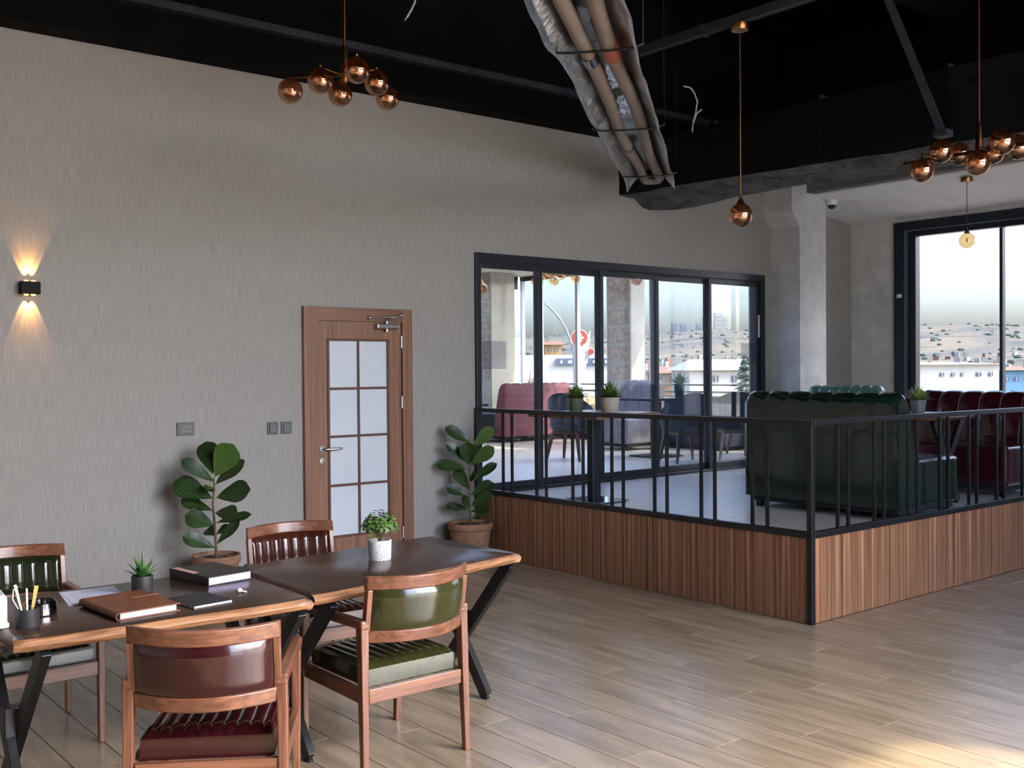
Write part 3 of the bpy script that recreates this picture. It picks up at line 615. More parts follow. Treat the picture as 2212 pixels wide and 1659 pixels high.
def make_chair(label, loc, rz, lea, lname):
    c = thing('armchair', label, 'chair', (loc[0], loc[1], 0), rz, group='leather armchairs at the walnut tables')
    for sx_ in (-1, 1):
        m = MB(); m.bar((sx_*.250, -.255, 0), (sx_*.243, -.235, .612), .026, .028, up=(0,1,0), w2=.036, h2=.046); m.build('leg', wz, c, bevel=.004)
        m = MB(); m.bar((sx_*.236, .262, 0), (sx_*.243, .245, .585), .026, .028, up=(0,1,0), w2=.034, h2=.042); m.build('leg', wz, c, bevel=.004)
        m = MB(); m.bar((sx_*.243, -.262, .607), (sx_*.243, .275, .597), .040, .036); m.build('armrest', wy, c, bevel=.008, seg=3)
        m = MB(); m.bar((sx_*.238, -.225, .318), (sx_*.238, .235, .325), .024, .058); m.build('seat_rail', wy, c, bevel=.003)
    for y, z in ((-.243, .318), (.25, .325)):
        m = MB(); m.bar((-.226, y, z), (.226, y, z), .026, .058); m.build('seat_rail', wx, c, bevel=.003)
    # seat cushion with sewn channels running front to back
    NC = 10; S = MB(); x0, x1, y0, y1, zb_, zt = -.214, .214, -.226, .232, .347, .432
    def ch(u): t = (u*NC) % 1; return math.sqrt(max(0, 1-(2*t-1)**2))
    def seat(u, v):
        x = x0+(x1-x0)*u; y = y0+(y1-y0)*v
        ed = min(1, min(v, 1-v)*14, ) ; eu = min(1, min(u, 1-u)*20)
        r = math.sqrt(1-(1-ed)**2)*math.sqrt(1-(1-eu)**2)
        return (x, y, zt-.014 + .014*r + .006*ch(u)*r + .010*math.sin(PI*u)*math.sin(PI*v))
    S.grid(seat, NC*6, 10)
    nu, nv = NC*6, 10
    rim = [(seat(i/nu, 0)) for i in range(nu+1)] + [seat(1, j/nv) for j in range(1, nv+1)] + [seat(1-i/nu, 1) for i in range(1, nu+1)] + [seat(0, 1-j/nv) for j in range(1, nv)]
    low = []
    for p in rim:
        low.append((p[0]*1.008, p[1]*1.012, zb_+.045))
    bot = [(p[0], p[1], zb_) for p in rim]; k = len(rim)
    S.add(rim+low+bot, [(i, k+i, k+(i+1) % k, (i+1) % k) for i in range(k)] + [(k+i, 2*k+i, 2*k+(i+1) % k, k+(i+1) % k) for i in range(k)] + [tuple(range(3*k-1, 2*k-1, -1))])
    so_ = S.build('seat_cushion', lea, c, smooth=55)
    st = MB()
    for i in range(1, NC):
        u = i/NC; st.tube([Vector(seat(u, v/8))+Vector((0,0,.0015)) for v in range(1, 8)], .0013, 4)
    st.build('stitching', stitch, so_)
    # backrest: curved in plan, leaning back
    def yb_(x, z): return -.352 + .105*(x/.24)**2 - .16*(z-.66)
    def rail(z0, z1, th, name, xw=.243):
        m = MB(); n = 16
        def sec(i):
            x = -xw+2*xw*i/n
            return [(x, yb_(x, z0)-th/2, z0), (x, yb_(x, z0)+th/2, z0), (x, yb_(x, z1)+th/2, z1), (x, yb_(x, z1)-th/2, z1)]
        vs_ = [p for i in range(n+1) for p in sec(i)]
        fs = [(i*4+j, i*4+(j+1) % 4, (i+1)*4+(j+1) % 4, (i+1)*4+j) for i in range(n) for j in range(4)] + [(3,2,1,0), (n*4, n*4+1, n*4+2, n*4+3)]
        m.add(vs_, [f[::-1] for f in fs]); return m.build(name, wx, c, smooth=40, bevel=.005)
    rail(.748, .803, .028, 'top_rail'); rail(.532, .582, .030, 'lower_rail')
    for sx_ in (-1, 1):
        x = sx_*.231; m = MB(); m.bar((x, yb_(x, .583), .583), (x, yb_(x, .75), .75), .024, .03, up=(0,1,0)); m.build('stile', wz, c, bevel=.003)
    B = MB(); NB = 9; xa, xb, za, zc = -.218, .218, .578, .752
    def bulge(u, v): return math.sqrt(max(0, 1-(2*v-1)**6))*math.sqrt(max(0, 1-(2*u-1)**10))
    def front(u, v):
        x = xa+(xb-xa)*u; z = za+(zc-za)*v; t = (u*NB) % 1
        return (x, yb_(x, z)+.008+(.016+.011*math.sqrt(max(0, 1-(2*t-1)**2)))*bulge(u, v), z)
    def back(u, v):
        x = xa+(xb-xa)*u; z = za+(zc-za)*v
        return (x, yb_(x, z)-.006-.018*bulge(u, v)+.0015*noise.noise(Vector((x*14, z*14, loc[0]))), z)
    B.grid(front, NB*6, 8, flip=True); B.grid(back, 30, 8)
    # close the border between both faces
    for fu in ((lambda t: (t, 0)), (lambda t: (t, 1)), (lambda t: (0, t)), (lambda t: (1, t))):
        B.grid(lambda a, b: tuple(Vector(front(*fu(a))).lerp(Vector(back(*fu(a))), b)), 24, 1)
    bo = B.build('back_cushion', lea, c, smooth=55)
    st = MB()
    for i in range(1, NB): st.tube([Vector(front(i/NB, v/8))+Vector((0,.001,0)) for v in range(1, 8)], .001, 4)
    st.build('stitching', M('dark_thread', (60,44,36), rough=.8), bo)
    return c
make_chair('glossy burgundy leather armchair nearest the viewer, seen from behind', (1.514, -3.89), math.radians(-33), l_burg, 'burgundy')
make_chair('glossy olive leather armchair at the right table, seen from behind', (2.405, -3.54), 0, l_olive, 'olive')
make_chair('brown leather armchair facing the viewer in front of the door', (2.59, -2.585), PI+math.radians(-3), l_brown, 'brown')
make_chair('dark green leather armchair facing the viewer at the left edge', (1.262, -2.42), PI, l_green, 'green')

# ---------------------------------------------------------------- things on the tables
def spiky(name, n, L_, seed, wd=.012, spread=1.0, mat=succ_m, parent=None, z0=0):
    random.seed(seed); mb = MB()
    for k in range(n):
        a = k*2.399; e = (k/n)**.6*spread; l = L_*random.uniform(.75, 1.1)
        d = Vector((math.cos(a)*math.sin(e), math.sin(a)*math.sin(e), math.cos(e))); s = Vector((-math.sin(a), math.cos(a), 0)); up = d.cross(s)
        pts = []
        for i, (t, wf_) in enumerate(((0,.5),(.3,1),(.65,.75),(1,.03))):
            p = d*(l*t) + Vector((0,0,-.25*l*t*t*math.sin(e))) + Vector((0,0,z0)); pts += [p+s*wd*wf_, p-s*wd*wf_, p+up*(-wd*.35*wf_)]
        f = []
        for i in range(3): f += [(i*3, i*3+3, i*3+4, i*3+1)[::-1], (i*3, i*3+2, i*3+5, i*3+3)[::-1], (i*3+2, i*3+1, i*3+4, i*3+5)[::-1]]
        mb.add(pts, f)
    return mb.build(name, mat, parent, smooth=60)
def potted(label, p, r, h, potm, cat='potted plant', taper=.8, plant='spiky', n=26, L_=.1, seed=1, wd=.012, spread=1.0, mat=succ_m, name='potted_plant'):
    t = thing(name, label, cat, p)
    m = MB(); m.lathe([(.001,0),(r*taper*.96,0),(r*taper,.006),(r,h-.004),(r*.98,h),(r*.88,h),(r*.86,h-.014),(.001,h-.014)], 26); m.build('pot', potm, t, smooth=35)
    m = MB(); m.lathe([(.001,h-.011),(r*.86,h-.012)], 16); m.build('soil', soil, t)
    if plant == 'spiky': spiky('foliage', n, L_, seed, wd, spread, mat, t, h-.012)
    else:
        random.seed(seed); mb = MB()
        for k in range(520):
            d = Vector((random.gauss(0,1), random.gauss(0,1), random.uniform(-.25,1.15))).normalized(); q = Vector((d.x*L_*random.uniform(.45,1.05), d.y*L_*random.uniform(.45,1.05), h+L_*.6+d.z*L_*random.uniform(.35,.95)))
            n_ = (d+Vector((random.uniform(-.5,.5), random.uniform(-.5,.5), .4))).normalized(); a = n_.orthogonal().normalized(); a.rotate(Matrix.Rotation(random.uniform(0, 6.28), 3, n_)); b = n_.cross(a); s = random.uniform(.006,.011)
            mb.add([q-a*s*1.3, q+b*s*.8, q+a*s*1.5, q-b*s*.8], [(0,1,2,3)])
        mb.build('foliage', mat, t)
        mb = MB()
        for k in range(16):
            a = random.uniform(0, 6.28); rr = random.uniform(.1, .8); mb.tube([(0,0,h-.02), (math.cos(a)*rr*L_*.4, math.sin(a)*rr*L_*.4, h+L_*.4), (math.cos(a)*rr*L_, math.sin(a)*rr*L_, h+L_*random.uniform(.7,1.15))], .0018, 4)
        mb.build('twigs', stem_m, t)
    return t
potted('bushy green plant in a white speckled pot on the right table', (2.625, -3.17, ZT), .055, .092, speck, taper=.95, plant='bush', L_=.092, seed=4, mat=leaf_small)
potted('small spiky succulent in a black pot on the left table', (1.502, -3.19, ZT), .042, .073, matblack, taper=.97, n=24, L_=.105, seed=2, wd=.008, spread=1.05)
# planner with lilac page edges
def slab(name, label, cat, c, rz, w_, d_, group=None): return thing(name, label, cat, (c[0], c[1], ZT), rz, group)
def quadc(q): return sum((Vector((x, y)) for x, y in q), Vector((0, 0)))/4
pn = slab('planner', 'thick dark brown planner with pale lilac page edges', 'book', (1.838, -3.07), math.radians(8), .2, .29)
bx(-.104, .104, -.155, .155, .0005, .004).build('cover', cover, pn); bx(-.104, .104, -.155, .155, .034, .038).build('cover', cover, pn); bx(-.104, -.1, -.155, .155, .0041, .0339).build('spine', cover, pn)
bx(-.0995, .1, -.151, .151, .0042, .0338).build('page_block', pageslilac, pn); bx(-.101, -.072, -.03, .145, .0381, .0388).build('label', pink, pn)
nb = slab('notebook', 'slim black notebook lying near the table edge', 'book', (1.615, -3.49), math.radians(6), .16, .2)
bx(-.08, .08, -.105, .105, .0005, .0022).build('cover', cover, nb); bx(-.08, .08, -.105, .105, .0102, .012).build('cover', matblack, nb); bx(-.078, .078, -.102, .102, .0023, .0101).build('page_block', pages, nb); bx(-.081, -.079, -.07, -.062, .0023, .0101).build('pen_loop', chrome, nb)
fd = slab('leather_folder', 'tan leather folder with strap and white pages', 'folder', (1.362, -3.425), math.radians(4), .25, .37)
m = MB(); n = 10
prof = [(.125, .030), (-.10, .030)] + [(-.105-.013*math.sin(PI*i/n), .016+.014*math.cos(PI*i/n)) for i in range(n+1)] + [(-.10, .001), (.125, .001)]
inn = [(.125, .0265), (-.10, .0265)] + [(-.105-.0095*math.sin(PI*i/n), .016+.0105*math.cos(PI*i/n)) for i in range(n+1)] + [(-.10, .0045), (.125, .0045)]
k = len(prof); vs_ = [(x, y, z) for y in (-.175, .165) for x, z in prof+inn]
F = []
for i in range(k-1): F += [(i, i+1, 2*k+i+1, 2*k+i), (k+i+1, k+i, 3*k+i, 3*k+i+1), (i+1, i, k+i, k+i+1), (2*k+i, 2*k+i+1, 3*k+i+1, 3*k+i)]
F += [(0, 2*k, 3*k, k), (k-1, 2*k-1, 4*k-1, 3*k-1)]
m.add(vs_, F); m.build('cover', tan, fd, smooth=40)
bx(-.098, .112, -.167, .158, .005, .026).build('page_block', pages, fd); m = MB(); m.box(.03, .135, .03, .052, .0305, .0335); m.lathe([(.001,.0306),(.011,.0306),(.011,.0337),(.001,.0337)], 14, c=(.03, .041, 0)); m.build('strap', tan, fd, bevel=.001)
for k, (rz, lab, dz) in enumerate(((math.radians(-9), 'lower sheet of paper peeking out at the left', .0004), (math.radians(-5), 'printed sheet of paper tucked beside the tan folder', .0012))):
    pp = thing('paper_sheet', lab, 'paper', (1.345-.012*(1-k), -3.11, ZT+dz), rz, group='printed sheets')
    bx(-.105, .105, -.148, .148, 0, .0005).build('sheet', paper_m, pp)
    m = MB(); random.seed(9)
    m.box(-.035, .045, .1, .106, .0005, .0007)
    for i in range(9): m.box(-.08, .08-random.random()*.04, .08-i*.018, .083-i*.018, .0005, .0007)
    m.build('printed_lines', ink, pp)
bd = thing('earbud', 'tiny white earbud lying on the left table', 'earbud', (1.80, -3.44, ZT))
m = MB(); m.ball((0,0,.0115), .0115, 14, 10, sz=.8); m.build('earpiece', M('cream_plastic', (214,206,190), rough=.3), bd, smooth=60); m = MB(); m.tube([(.008,-.004,.008),(.022,-.018,.004)], .0036, 8); m.build('stem', white, bd, smooth=50)
# cup of utensils, ashtray, white dispenser, candle block
cu = thing('utensil_cup', 'matt black cup holding white and gold utensils', 'cup', (1.0, -3.47, ZT))
MB().lathe([(.001,0),(.037,0),(.038,.004),(.038,.064),(.034,.064),(.033,.01),(.001,.01)], 26).build('cup_body', matblack, cu, smooth=35)
for k, (dx_, dy_, hh, mt, nm) in enumerate(((-.02,.02,.145,white,'white_spatula'), (.002,.012,.13,white,'white_stick'), (.018,-.004,.14,gold,'gold_spoon'), (-.012,-.012,.09,gold,'gold_clip'))):
    m = MB(); m.bar((dx_*.4, dy_*.4, .012), (dx_*1.6, dy_*1.6, hh), .006, .003, w2=.014 if k in (0, 2) else .006); m.build(nm, mt, cu)
m = MB(); m.tube([(-.03,.0,.065),(-.045,.012,.1),(-.04,.02,.13),(-.025,.022,.14)], .0022, 6); m.build('white_loop', white, cu, smooth=60)
an = thing('ashtray', 'polished round metal ashtray behind the utensil cup', 'ashtray', (1.088, -3.305, ZT))
MB().lathe([(.001,0),(.05,0),(.055,.005),(.056,.046),(.053,.049),(.049,.046),(.047,.012),(.001,.01)], 30).build('bowl', mirror, an, smooth=35)
m = MB(); 
for k in range(5): a = k*1.3; m.box(.03*math.cos(a)-.008, .03*math.cos(a)+.008, .03*math.sin(a)-.004, .03*math.sin(a)+.004, .0125, .017)
m.build('ash', M('ash', (120,116,110), rough=.9), an)
wd_ = thing('napkin_dispenser', 'white plastic dispenser box at the left table end', 'dispenser', (.90, -3.37, ZT), math.radians(-6))
bx(-.05, .05, -.075, .075, .0, .115).build('housing', white, wd_, bevel=.016, seg=4); bx(-.054, .054, -.079, .079, .0, .02).build('base', white, wd_, bevel=.006)
m = MB(); m.box(.0501, .0512, -.04, -.034, .03, .09); m.box(.0501, .0512, .02, .026, .03, .09); m.box(.0501, .0512, -.034, .02, .085, .09); m.build('slot_frame', greyplate, wd_)
m = MB()
for i in range(5): m.box(-.03+.01*i, -.026+.01*i, -.0752, -.0741, .035, .09)
m.build('vent_slit', greyplate, wd_)

# ---------------------------------------------------------------- fiddle-leaf figs
def leaf_obj(parent, base, tip, wd, mat, bend, nrm):
    d = tip-base; l = d.length; d.normalize(); s = d.cross(nrm).normalized(); n_ = s.cross(d).normalized()
    out = [0, .20, .40, .56, .70, .86, .97, 1.0, .95, .74, .10]
    def fn(u, v):
        k = u*10; i = min(9, int(k)); wv = (out[i]+(out[i+1]-out[i])*(k-i))*wd/2; t = v*2-1
        off = n_*(bend*l*(u*u-u*.2)*-1 + .16*wv*abs(t) + .012*l*math.sin(u*9)*abs(t)) 
        return base + d*(l*u) + s*(t*wv) + off
    m = MB(); m.grid(fn, 20, 6); o = m.build('leaf', mat, parent, smooth=80)
    rb = MB(); rb.tube([fn(i/10, .5)+n_*.0012 for i in range(10)], [.0035-.0003*i for i in range(10)], 5)
    for i in range(2, 9):
        for vv in (.08, .92): rb.tube([fn(i/10-.06, .5)+n_*.001, fn(i/10+.02, .5+(vv-.5)*.5)+n_*.0012, fn(i/10+.06, vv)+n_*.001], .0011, 3, cap=False)
    rb.build('vein', M_vein, o)
    return o
M_vein = M('leaf_vein', (66,92,38), rough=.5)
def fig(label, p, R_, h, leaves, ox, oz, scale, stempts):
    t = thing('fiddle_leaf_fig', label, 'potted plant', p, -YAW)
    m = MB(); pr = [(.001,0),(R_*.70,0),(R_*.72,.01)]
    for i in range(14): z = .015+(h*.82-.015)*i/13; rr = R_*(.72+.20*z/(h*.82)); pr += [(rr, z), (rr+.0025, z+.006)]
    pr += [(R_*.93,h*.82),(R_*.99,h*.84),(R_,h*.88),(R_,h*.97),(R_*.98,h),(R_*.9,h),(R_*.87,h*.93),(.001,h*.92)]
    m.lathe(pr, 36); m.build('pot', terracotta, t, smooth=30)
    m = MB(); m.grid(lambda u, v: (R_*.88*u*math.cos(2*PI*v), R_*.88*u*math.sin(2*PI*v), h*.925+.006*noise.noise(Vector((u*9*math.cos(6.28*v), u*9*math.sin(6.28*v), 0)))), 6, 24); m.build('soil', soil, t)
    S = lambda x, z: Vector(((x-ox)/scale, 0, h*.95+(oz-z)/scale))
    m = MB(); m.tube([S(x, z) for x, z in stempts], [.011-.006*i/len(stempts) for i in range(len(stempts))], 8); m.build('stem', stem_m, t, smooth=60)
    for k, (b, tp, wv, dep, light) in enumerate(leaves):
        B = S(*b); B.x *= .6; T = S(*tp); T.y = dep
        leaf_obj(t, B, T, wv/scale*1.2, leaf_l if light else leaf_m, .10 if not light else .03, Vector((0, -.85, .53)) if not light else Vector((.1, -1, .15)))
    return t
fig('fiddle leaf fig in a ribbed clay pot left of the door', (3.04, -.36, 0), .168, .335, [
    ((520,640),(710,335),215,-.03,1), ((490,620),(395,310),170,.10,0), ((505,690),(242,468),120,-.06,0), ((525,715),(805,480),130,-.05,0), ((485,850),(148,680),190,-.04,0), ((540,840),(862,745),190,-.06,0),
    ((482,965),(188,850),110,.02,0), ((520,985),(760,955),130,-.12,0), ((527,1080),(862,985),80,-.03,0), ((500,1105),(262,990),160,-.05,0), ((540,1280),(752,1050),95,-.04,0), ((515,1315),(248,1180),120,-.08,0), ((515,1200),(385,1150),100,.12,0), ((530,1190),(640,1120),90,.1,0), ((520,760),(470,735),90,-.1,0)],
    528, 1400, 1349, [(528,1410),(524,1250),(514,1080),(500,900),(515,740),(512,650)])
fig('fiddle leaf fig in a ribbed clay pot between door and platform', (5.345, -.25, 0), .19, .325, [
    ((460,330),(200,160),110,-.03,0), ((500,385),(700,175),120,-.02,1), ((430,545),(208,330),100,-.05,0), ((440,570),(425,330),160,-.09,0), ((455,575),(702,380),125,-.05,1), ((430,610),(103,545),115,-.03,0),
    ((470,745),(728,550),90,.03,0), ((430,830),(288,620),120,.05,0), ((440,730),(510,645),110,-.12,0), ((390,895),(207,790),100,-.03,0), ((460,890),(695,760),125,.02,0), ((460,1005),(675,860),130,-.08,0), ((425,1042),(197,985),80,-.02,0), ((455,1065),(652,1000),70,-.07,0), ((460,1140),(640,1025),75,.03,0), ((440,1030),(380,895),85,-.1,0), ((455,330),(240,240),60,.06,0)],
    445, 1195, 1248, [(445,1205),(445,1080),(440,900),(448,740),(440,580),(460,340)])

# ================================================================== PLATFORM FURNITURE
def make_sofa(label, loc, rz, W_, m, seatm=None, backm=None, nch=7, H=.92, depth=.85, stitchm=None, group=None, name='booth_sofa', endm=None):
    """channel-back booth, local +y is the side one sits on"""
    t = thing(name, label, 'sofa', loc, rz, group)
    y0 = -depth/2; bt = .20
    # profile of the back, from the foot of the rear face over the rounded top down to the seat
    pr = [(y0+.006,.09,0),(y0+.003,.4,0),(y0,H-.09,0),(y0+.02,H-.03,.6),(y0+.075,H,1),(y0+.13,H-.02,1),(y0+bt-.02,H-.09,1),(y0+bt+.03,.62,1),(y0+bt+.07,.40,.6),(y0+bt+.07,.091,0)]
    n = len(pr); NX = nch*8; mb = MB()
    def pt(i, k):
        y, z, c = pr[k]; u = i/NX; tt = (u*nch) % 1; b = math.sqrt(max(0, 1-(2*tt-1)**2))-1
        e = min(1, min(u, 1-u)*22); b2 = -(1-math.sqrt(max(0, 1-(1-e)**2)))*.02
        nrm = Vector((pr[min(k+1, n-1)][1]-pr[max(k-1, 0)][1], -(pr[min(k+1, n-1)][0]-pr[max(k-1, 0)][0]))).normalized()
        o = c*.016*b + b2
        return (-W_/2+W_*u, y-nrm.x*o*-1*-1, z+(-nrm.y)*o*1 if False else z+(o if k in (3,4,5) else 0)*1.0) if k in (3,4,5) else (-W_/2+W_*u, y+(o if k > 5 else -b2*.5), z)
    vs_ = [pt(i, k) for i in range(NX+1) for k in range(n)]
    fs = [(i*n+k, i*n+k+1, (i+1)*n+k+1, (i+1)*n+k) for i in range(NX) for k in range(n-1)]
    fs += [tuple(range(n)), tuple(NX*n+k for k in range(n-1, -1, -1)), tuple(x for x in [])][:2]
    mb.add(vs_, [f[::-1] for f in fs])
    bk = mb.build('backrest', backm or m, t, smooth=50)
    if stitchm:
        st = MB()
        for i in range(1, nch): st.tube([Vector(pt(i*8, k))+Vector((0,.003,.001)) for k in range(5, n)], .003, 4)
        st.build('stitching', stitchm, bk)
    m2 = MB(); m2.box(-W_/2+.005, W_/2-.005, y0+bt+.02, depth/2, .09, .43); m2.build('seat', seatm or m, t, bevel=.03, seg=4)
    bx(-W_/2+.03, W_/2-.03, y0+.05, depth/2-.04, .05, .0895).build('plinth', blackgrey, t)
    for sx_ in (-1, 1):
        for y in (y0+.1, depth/2-.1): bx(sx_*(W_/2-.08)-.025, sx_*(W_/2-.08)+.025, y-.025, y+.025, 0, .0498).build('foot', steel, t)
    return t
paleline = M('pale_thread', (150,120,122), rough=.7)
make_sofa('dark green leather booth sofa with its back to the railing', (7.18, -2.70, PZ), -PI/2, 1.34, l_sofa)
make_sofa('burgundy leather booth sofa facing the green one across the table', (9.13, -2.53, PZ), PI/2, 1.36, l_wine, stitchm=paleline, H=.88, nch=7)
make_sofa('mint green channelled sofa beside the pillar, top showing', (9.05, -1.25, PZ), PI/2, .82, l_mint, H=.92, nch=7, depth=.8)
# X-legged table between the booths
make_table('small walnut table between the green and burgundy sofas', [(8.34,-3.14),(8.34,-2.14),(7.72,-2.14),(7.72,-3.14)], PZ+.72, zbase=PZ, feet=.2)
potted('leafy green plant in a tapered grey pot between the sofas', (7.85, -2.90, PZ+.72), .062, .115, potgrey, taper=.75, n=120, L_=.14, seed=8, wd=.010, spread=1.25, mat=leaf_pale)
# tall pedestal table by the railing
pt_ = thing('pedestal_table', 'square walnut pedestal table behind the railing holding two plants', 'table', (6.06, -1.02, PZ))
bx(-.36, .36, -.42, .42, .705, .745).build('tabletop', wx, pt_, bevel=.006); bx(-.045, .045, -.035, .035, .018, .69).build('column', alu, pt_, bevel=.004); bx(-.13, .13, -.13, .13, .69, .7045).build('top_plate', steel, pt_)
bx(-.21, .21, -.21, .21, .012, .0179).build('base_plate', mirror, pt_, bevel=.003); 
for sx_ in (-.18, .18):
    for sy in (-.18, .18): MB().lathe([(.012,0),(.012,.012)], 10, c=(sx_, sy, 0), cap=True).build('foot', steel, pt_)
potted('spiky plant in an olive green pot on the pedestal table', (6.0, -.87, PZ+.745), .065, .115, potgreen, taper=.85, n=130, L_=.145, seed=21, wd=.011, spread=1.2, mat=leaf_small)
potted('spiky plant in a beige pot on the pedestal table', (6.07, -1.20, PZ+.745), .08, .125, potbeige, taper=.85, n=140, L_=.15, seed=22, wd=.012, spread=1.25, mat=leaf_small)

# ================================================================== TERRACE FURNITURE
make_sofa('mauve booth sofa seen through the left glass panels', (10.62, 5.40, PZ), 0, 1.36, l_mauve, seatm=l_char, H=.90, nch=7)
def tub_chair(label, loc, rz, m, woodm=wz):
    c = thing('tub_chair', label, 'chair', loc, rz, group='terrace chairs')
    n = 20; mb = MB()
    def shell(th, r, z): return (r*math.sin(th), -r*math.cos(th)*.95+.02, z)
    A = 1.95
    for s, rr in ((1, .27), (-1, .235)):
        mb.grid(lambda u, v: shell(-A+2*A*u, rr+.03*v, .40+(.06+.36*max(0, math.cos((u-.5)*2*A*.62))**1.5)*v), n, 5, flip=(s < 0))
    mb.grid(lambda u, v: shell(-A+2*A*u, .235+.03+(.035)*v, .40+.06+.36*max(0, math.cos((u-.5)*2*A*.62))**1.5), n, 1, flip=True)
    mb.build('backrest', m, c, smooth=50)
    m2 = MB(); m2.lathe([(.001,.36),(.22,.36),(.245,.39),(.245,.44),(.22,.47),(.001,.475)], 24); m2.build('seat', m, c, smooth=50)
    m2 = MB(); m2.box(-.17, .17, -.17, .17, .32, .359); m2.build('seat_frame', woodm, c)
    for sx_ in (-1, 1):
        for sy in (-1, 1):
            q = MB(); q.bar((sx_*.17, sy*.17, .33), (sx_*.225, sy*.225, 0), .045, .04, up=(0,1,0), w2=.026, h2=.026); q.build('leg', woodm, c, bevel=.003)
    return c
darkwood = M('dark_chair_wood', (62,38,30), (88,56,44), nscale=10, rough=.4)
tub_chair('dark tub chair with wooden legs behind the pedestal table', (8.66, 2.10, PZ), math.radians(-70), l_char, darkwood)
tub_chair('dark tub chair with wooden legs near the fourth glass panel', (9.42, .95, PZ), math.radians(-20), l_navy, darkwood)
tub_chair('dark tub chair with brown legs near the last glass panel', (10.15, .80, PZ), math.radians(-40), l_char, wz)
tub_chair('dark tub chair with brown legs against the low terrace wall', (10.85, 1.1, PZ), math.radians(70), l_navy, wz)
make_sofa('tall grey channelled armchair in front of the terrace column', (10.45, 2.9, PZ), PI/2, .70, l_grey, H=.95, nch=5, depth=.75, name='wing_armchair')
def ptable(label, loc, w_, d_, h, top, legm):
    t = thing('terrace_table', label, 'table', loc)
    bx(-w_/2, w_/2, -d_/2, d_/2, h-.03, h).build('tabletop', top, t, bevel=.004); bx(-.05, .05, -.05, .05, .02, h-.031).build('column', legm, t); bx(-.24, .24, -.24, .24, 0, .0199).build('base_plate', legm, t, bevel=.004)
    return t
darktop = M('glossy_dark_top', (40,48,58), rough=.12, coat=.5)
ptable('glossy dark table on the terrace under the navy potted plant', (9.75, 1.72, PZ), 1.0, .7, .74, darktop, steel)
ptable('dark table at the left end of the terrace', (7.45, 2.9, PZ), .5, .8, .70, darktop, steel)
potted('leafy plant in a navy pot on the glossy terrace table', (10.0, 1.55, PZ+.741), .07, .17, potnavy, taper=.8, n=40, L_=.19, seed=31, wd=.018, spread=1.1, mat=leaf_small)
sbd = thing('sideboard', 'navy sideboard under the terrace windows', 'sideboard', (11.15, 2.15, PZ))
bx(-.2, .2, -.55, .55, .06, .70).build('carcass', l_navy, sbd, bevel=.004); bx(-.22, .22, -.57, .57, .701, .725).build('worktop', darktop, sbd)
for y in (-.36, 0, .36): bx(-.215, -.2005, y-.16, y+.16, .1, .66).build('door', l_navy, sbd, bevel=.003); 
bx(-.18, .18, -.5, .5, 0, .0595).build('plinth', blackgrey, sbd)
ct = thing('service_counter', 'service counter with orange wood top at far left of the terrace', 'counter', (9.5, 6.12, PZ))
bx(-.35, .35, -.3, .3, 0, .84).build('carcass', l_navy, ct); bx(-.38, .38, -.33, .33, .841, .89).build('worktop', M('orange_wood', (196,138,84), rough=.4), ct, bevel=.004); bx(-.3, .3, -.31, -.301, .1, .76).build('front_panel', l_char, ct)

# ================================================================== OUTSIDE
gd = MB(); gd.box(-900, 1500, -1200, 1500, -3.4, -3.2); g_ = gd.build('ground', M('pale_paving', (118,112,102), (140,132,120), nscale=.05, rough=.9)); struct(g_, 'pale ground and streets outside the building', 'ground')
pv = bx(-40, 40, -45, YB-.25, -.4, -.1).build('ground_bounce_slab', M('bounce_concrete', (226,222,214), rough=.9)); struct(pv, 'unseen pale slab added to bounce light through the street windows', 'ground')  # pale slab added to throw sunlight up onto the upper walls
# hills
hm = M('dry_hillside', (82,86,88), (126,116,102), sc=(1,1,1.6), nscale=.022, rough=1, detail=10, ramp=(.35,.7), spec=0)
hl = MB()
def hill(u, v):
    a = math.radians(-25+160*u); r = 420+780*v; hgt = 37+7*noise.noise(Vector((a*3.1, 1.7, 0)))+4*noise.noise(Vector((a*11, 5, 0)))-10*max(0, 1-abs(a-.75)/.4)*.3
    s = v*v*(3-2*v); z = -3.5+(hgt*1.32)*s + 2.2*noise.noise(Vector((r*.012*math.sin(a), r*.012*math.cos(a), 2)))*s
    return (EYE.x+r*math.sin(a), EYE.y+r*math.cos(a), z)
hl.grid(hill, 260, 26, flip=True); h_ = hl.build('ground_hills', hm, smooth=80); struct(h_, 'long pale hills on the horizon', 'hills')
# distant town, far too many small houses to count
random.seed(17); tw = MB()
for k in range(2600):
    u = random.random(); v = random.uniform(0, .42)**1.3; p = Vector(hill(u, v)); s = random.uniform(1.0, 2.6); hh = random.uniform(1.4, 3.4)
    a = random.random()*1.5; c_, s_ = math.cos(a)*s, math.sin(a)*s; b = .7
    q = [(p.x+c_, p.y+s_), (p.x-s_*b, p.y+c_*b), (p.x-c_, p.y-s_), (p.x+s_*b, p.y-c_*b)]
    tw.add([(x, y, p.z-1) for x, y in q]+[(x, y, p.z+hh) for x, y in q], [(4,5,6,7),(0,1,5,4),(1,2,6,5),(2,3,7,6),(3,0,4,7)], 0 if random.random() < .75 else 1)
two = tw.build('distant_town', [M('town_white', (158,152,144), rough=.9), M('town_roof', (122,84,66), rough=.9)]); two['kind'] = 'stuff'; two['label'] = 'distant town of small pale houses below the hills'; two['category'] = 'town'
bush = MB()
for k in range(2600):
    u = random.random(); v = random.uniform(0, .92); p = Vector(hill(u, v)); r = random.uniform(.9, 2.6); bush.ball((p.x, p.y, p.z+r*.2), r, 6, 4, sz=.6)
bo = bush.build('hillside_scrub', M('grey_green_scrub', (62,74,72), (84,94,84), nscale=.2, rough=1), h_); bo['kind'] = 'stuff'
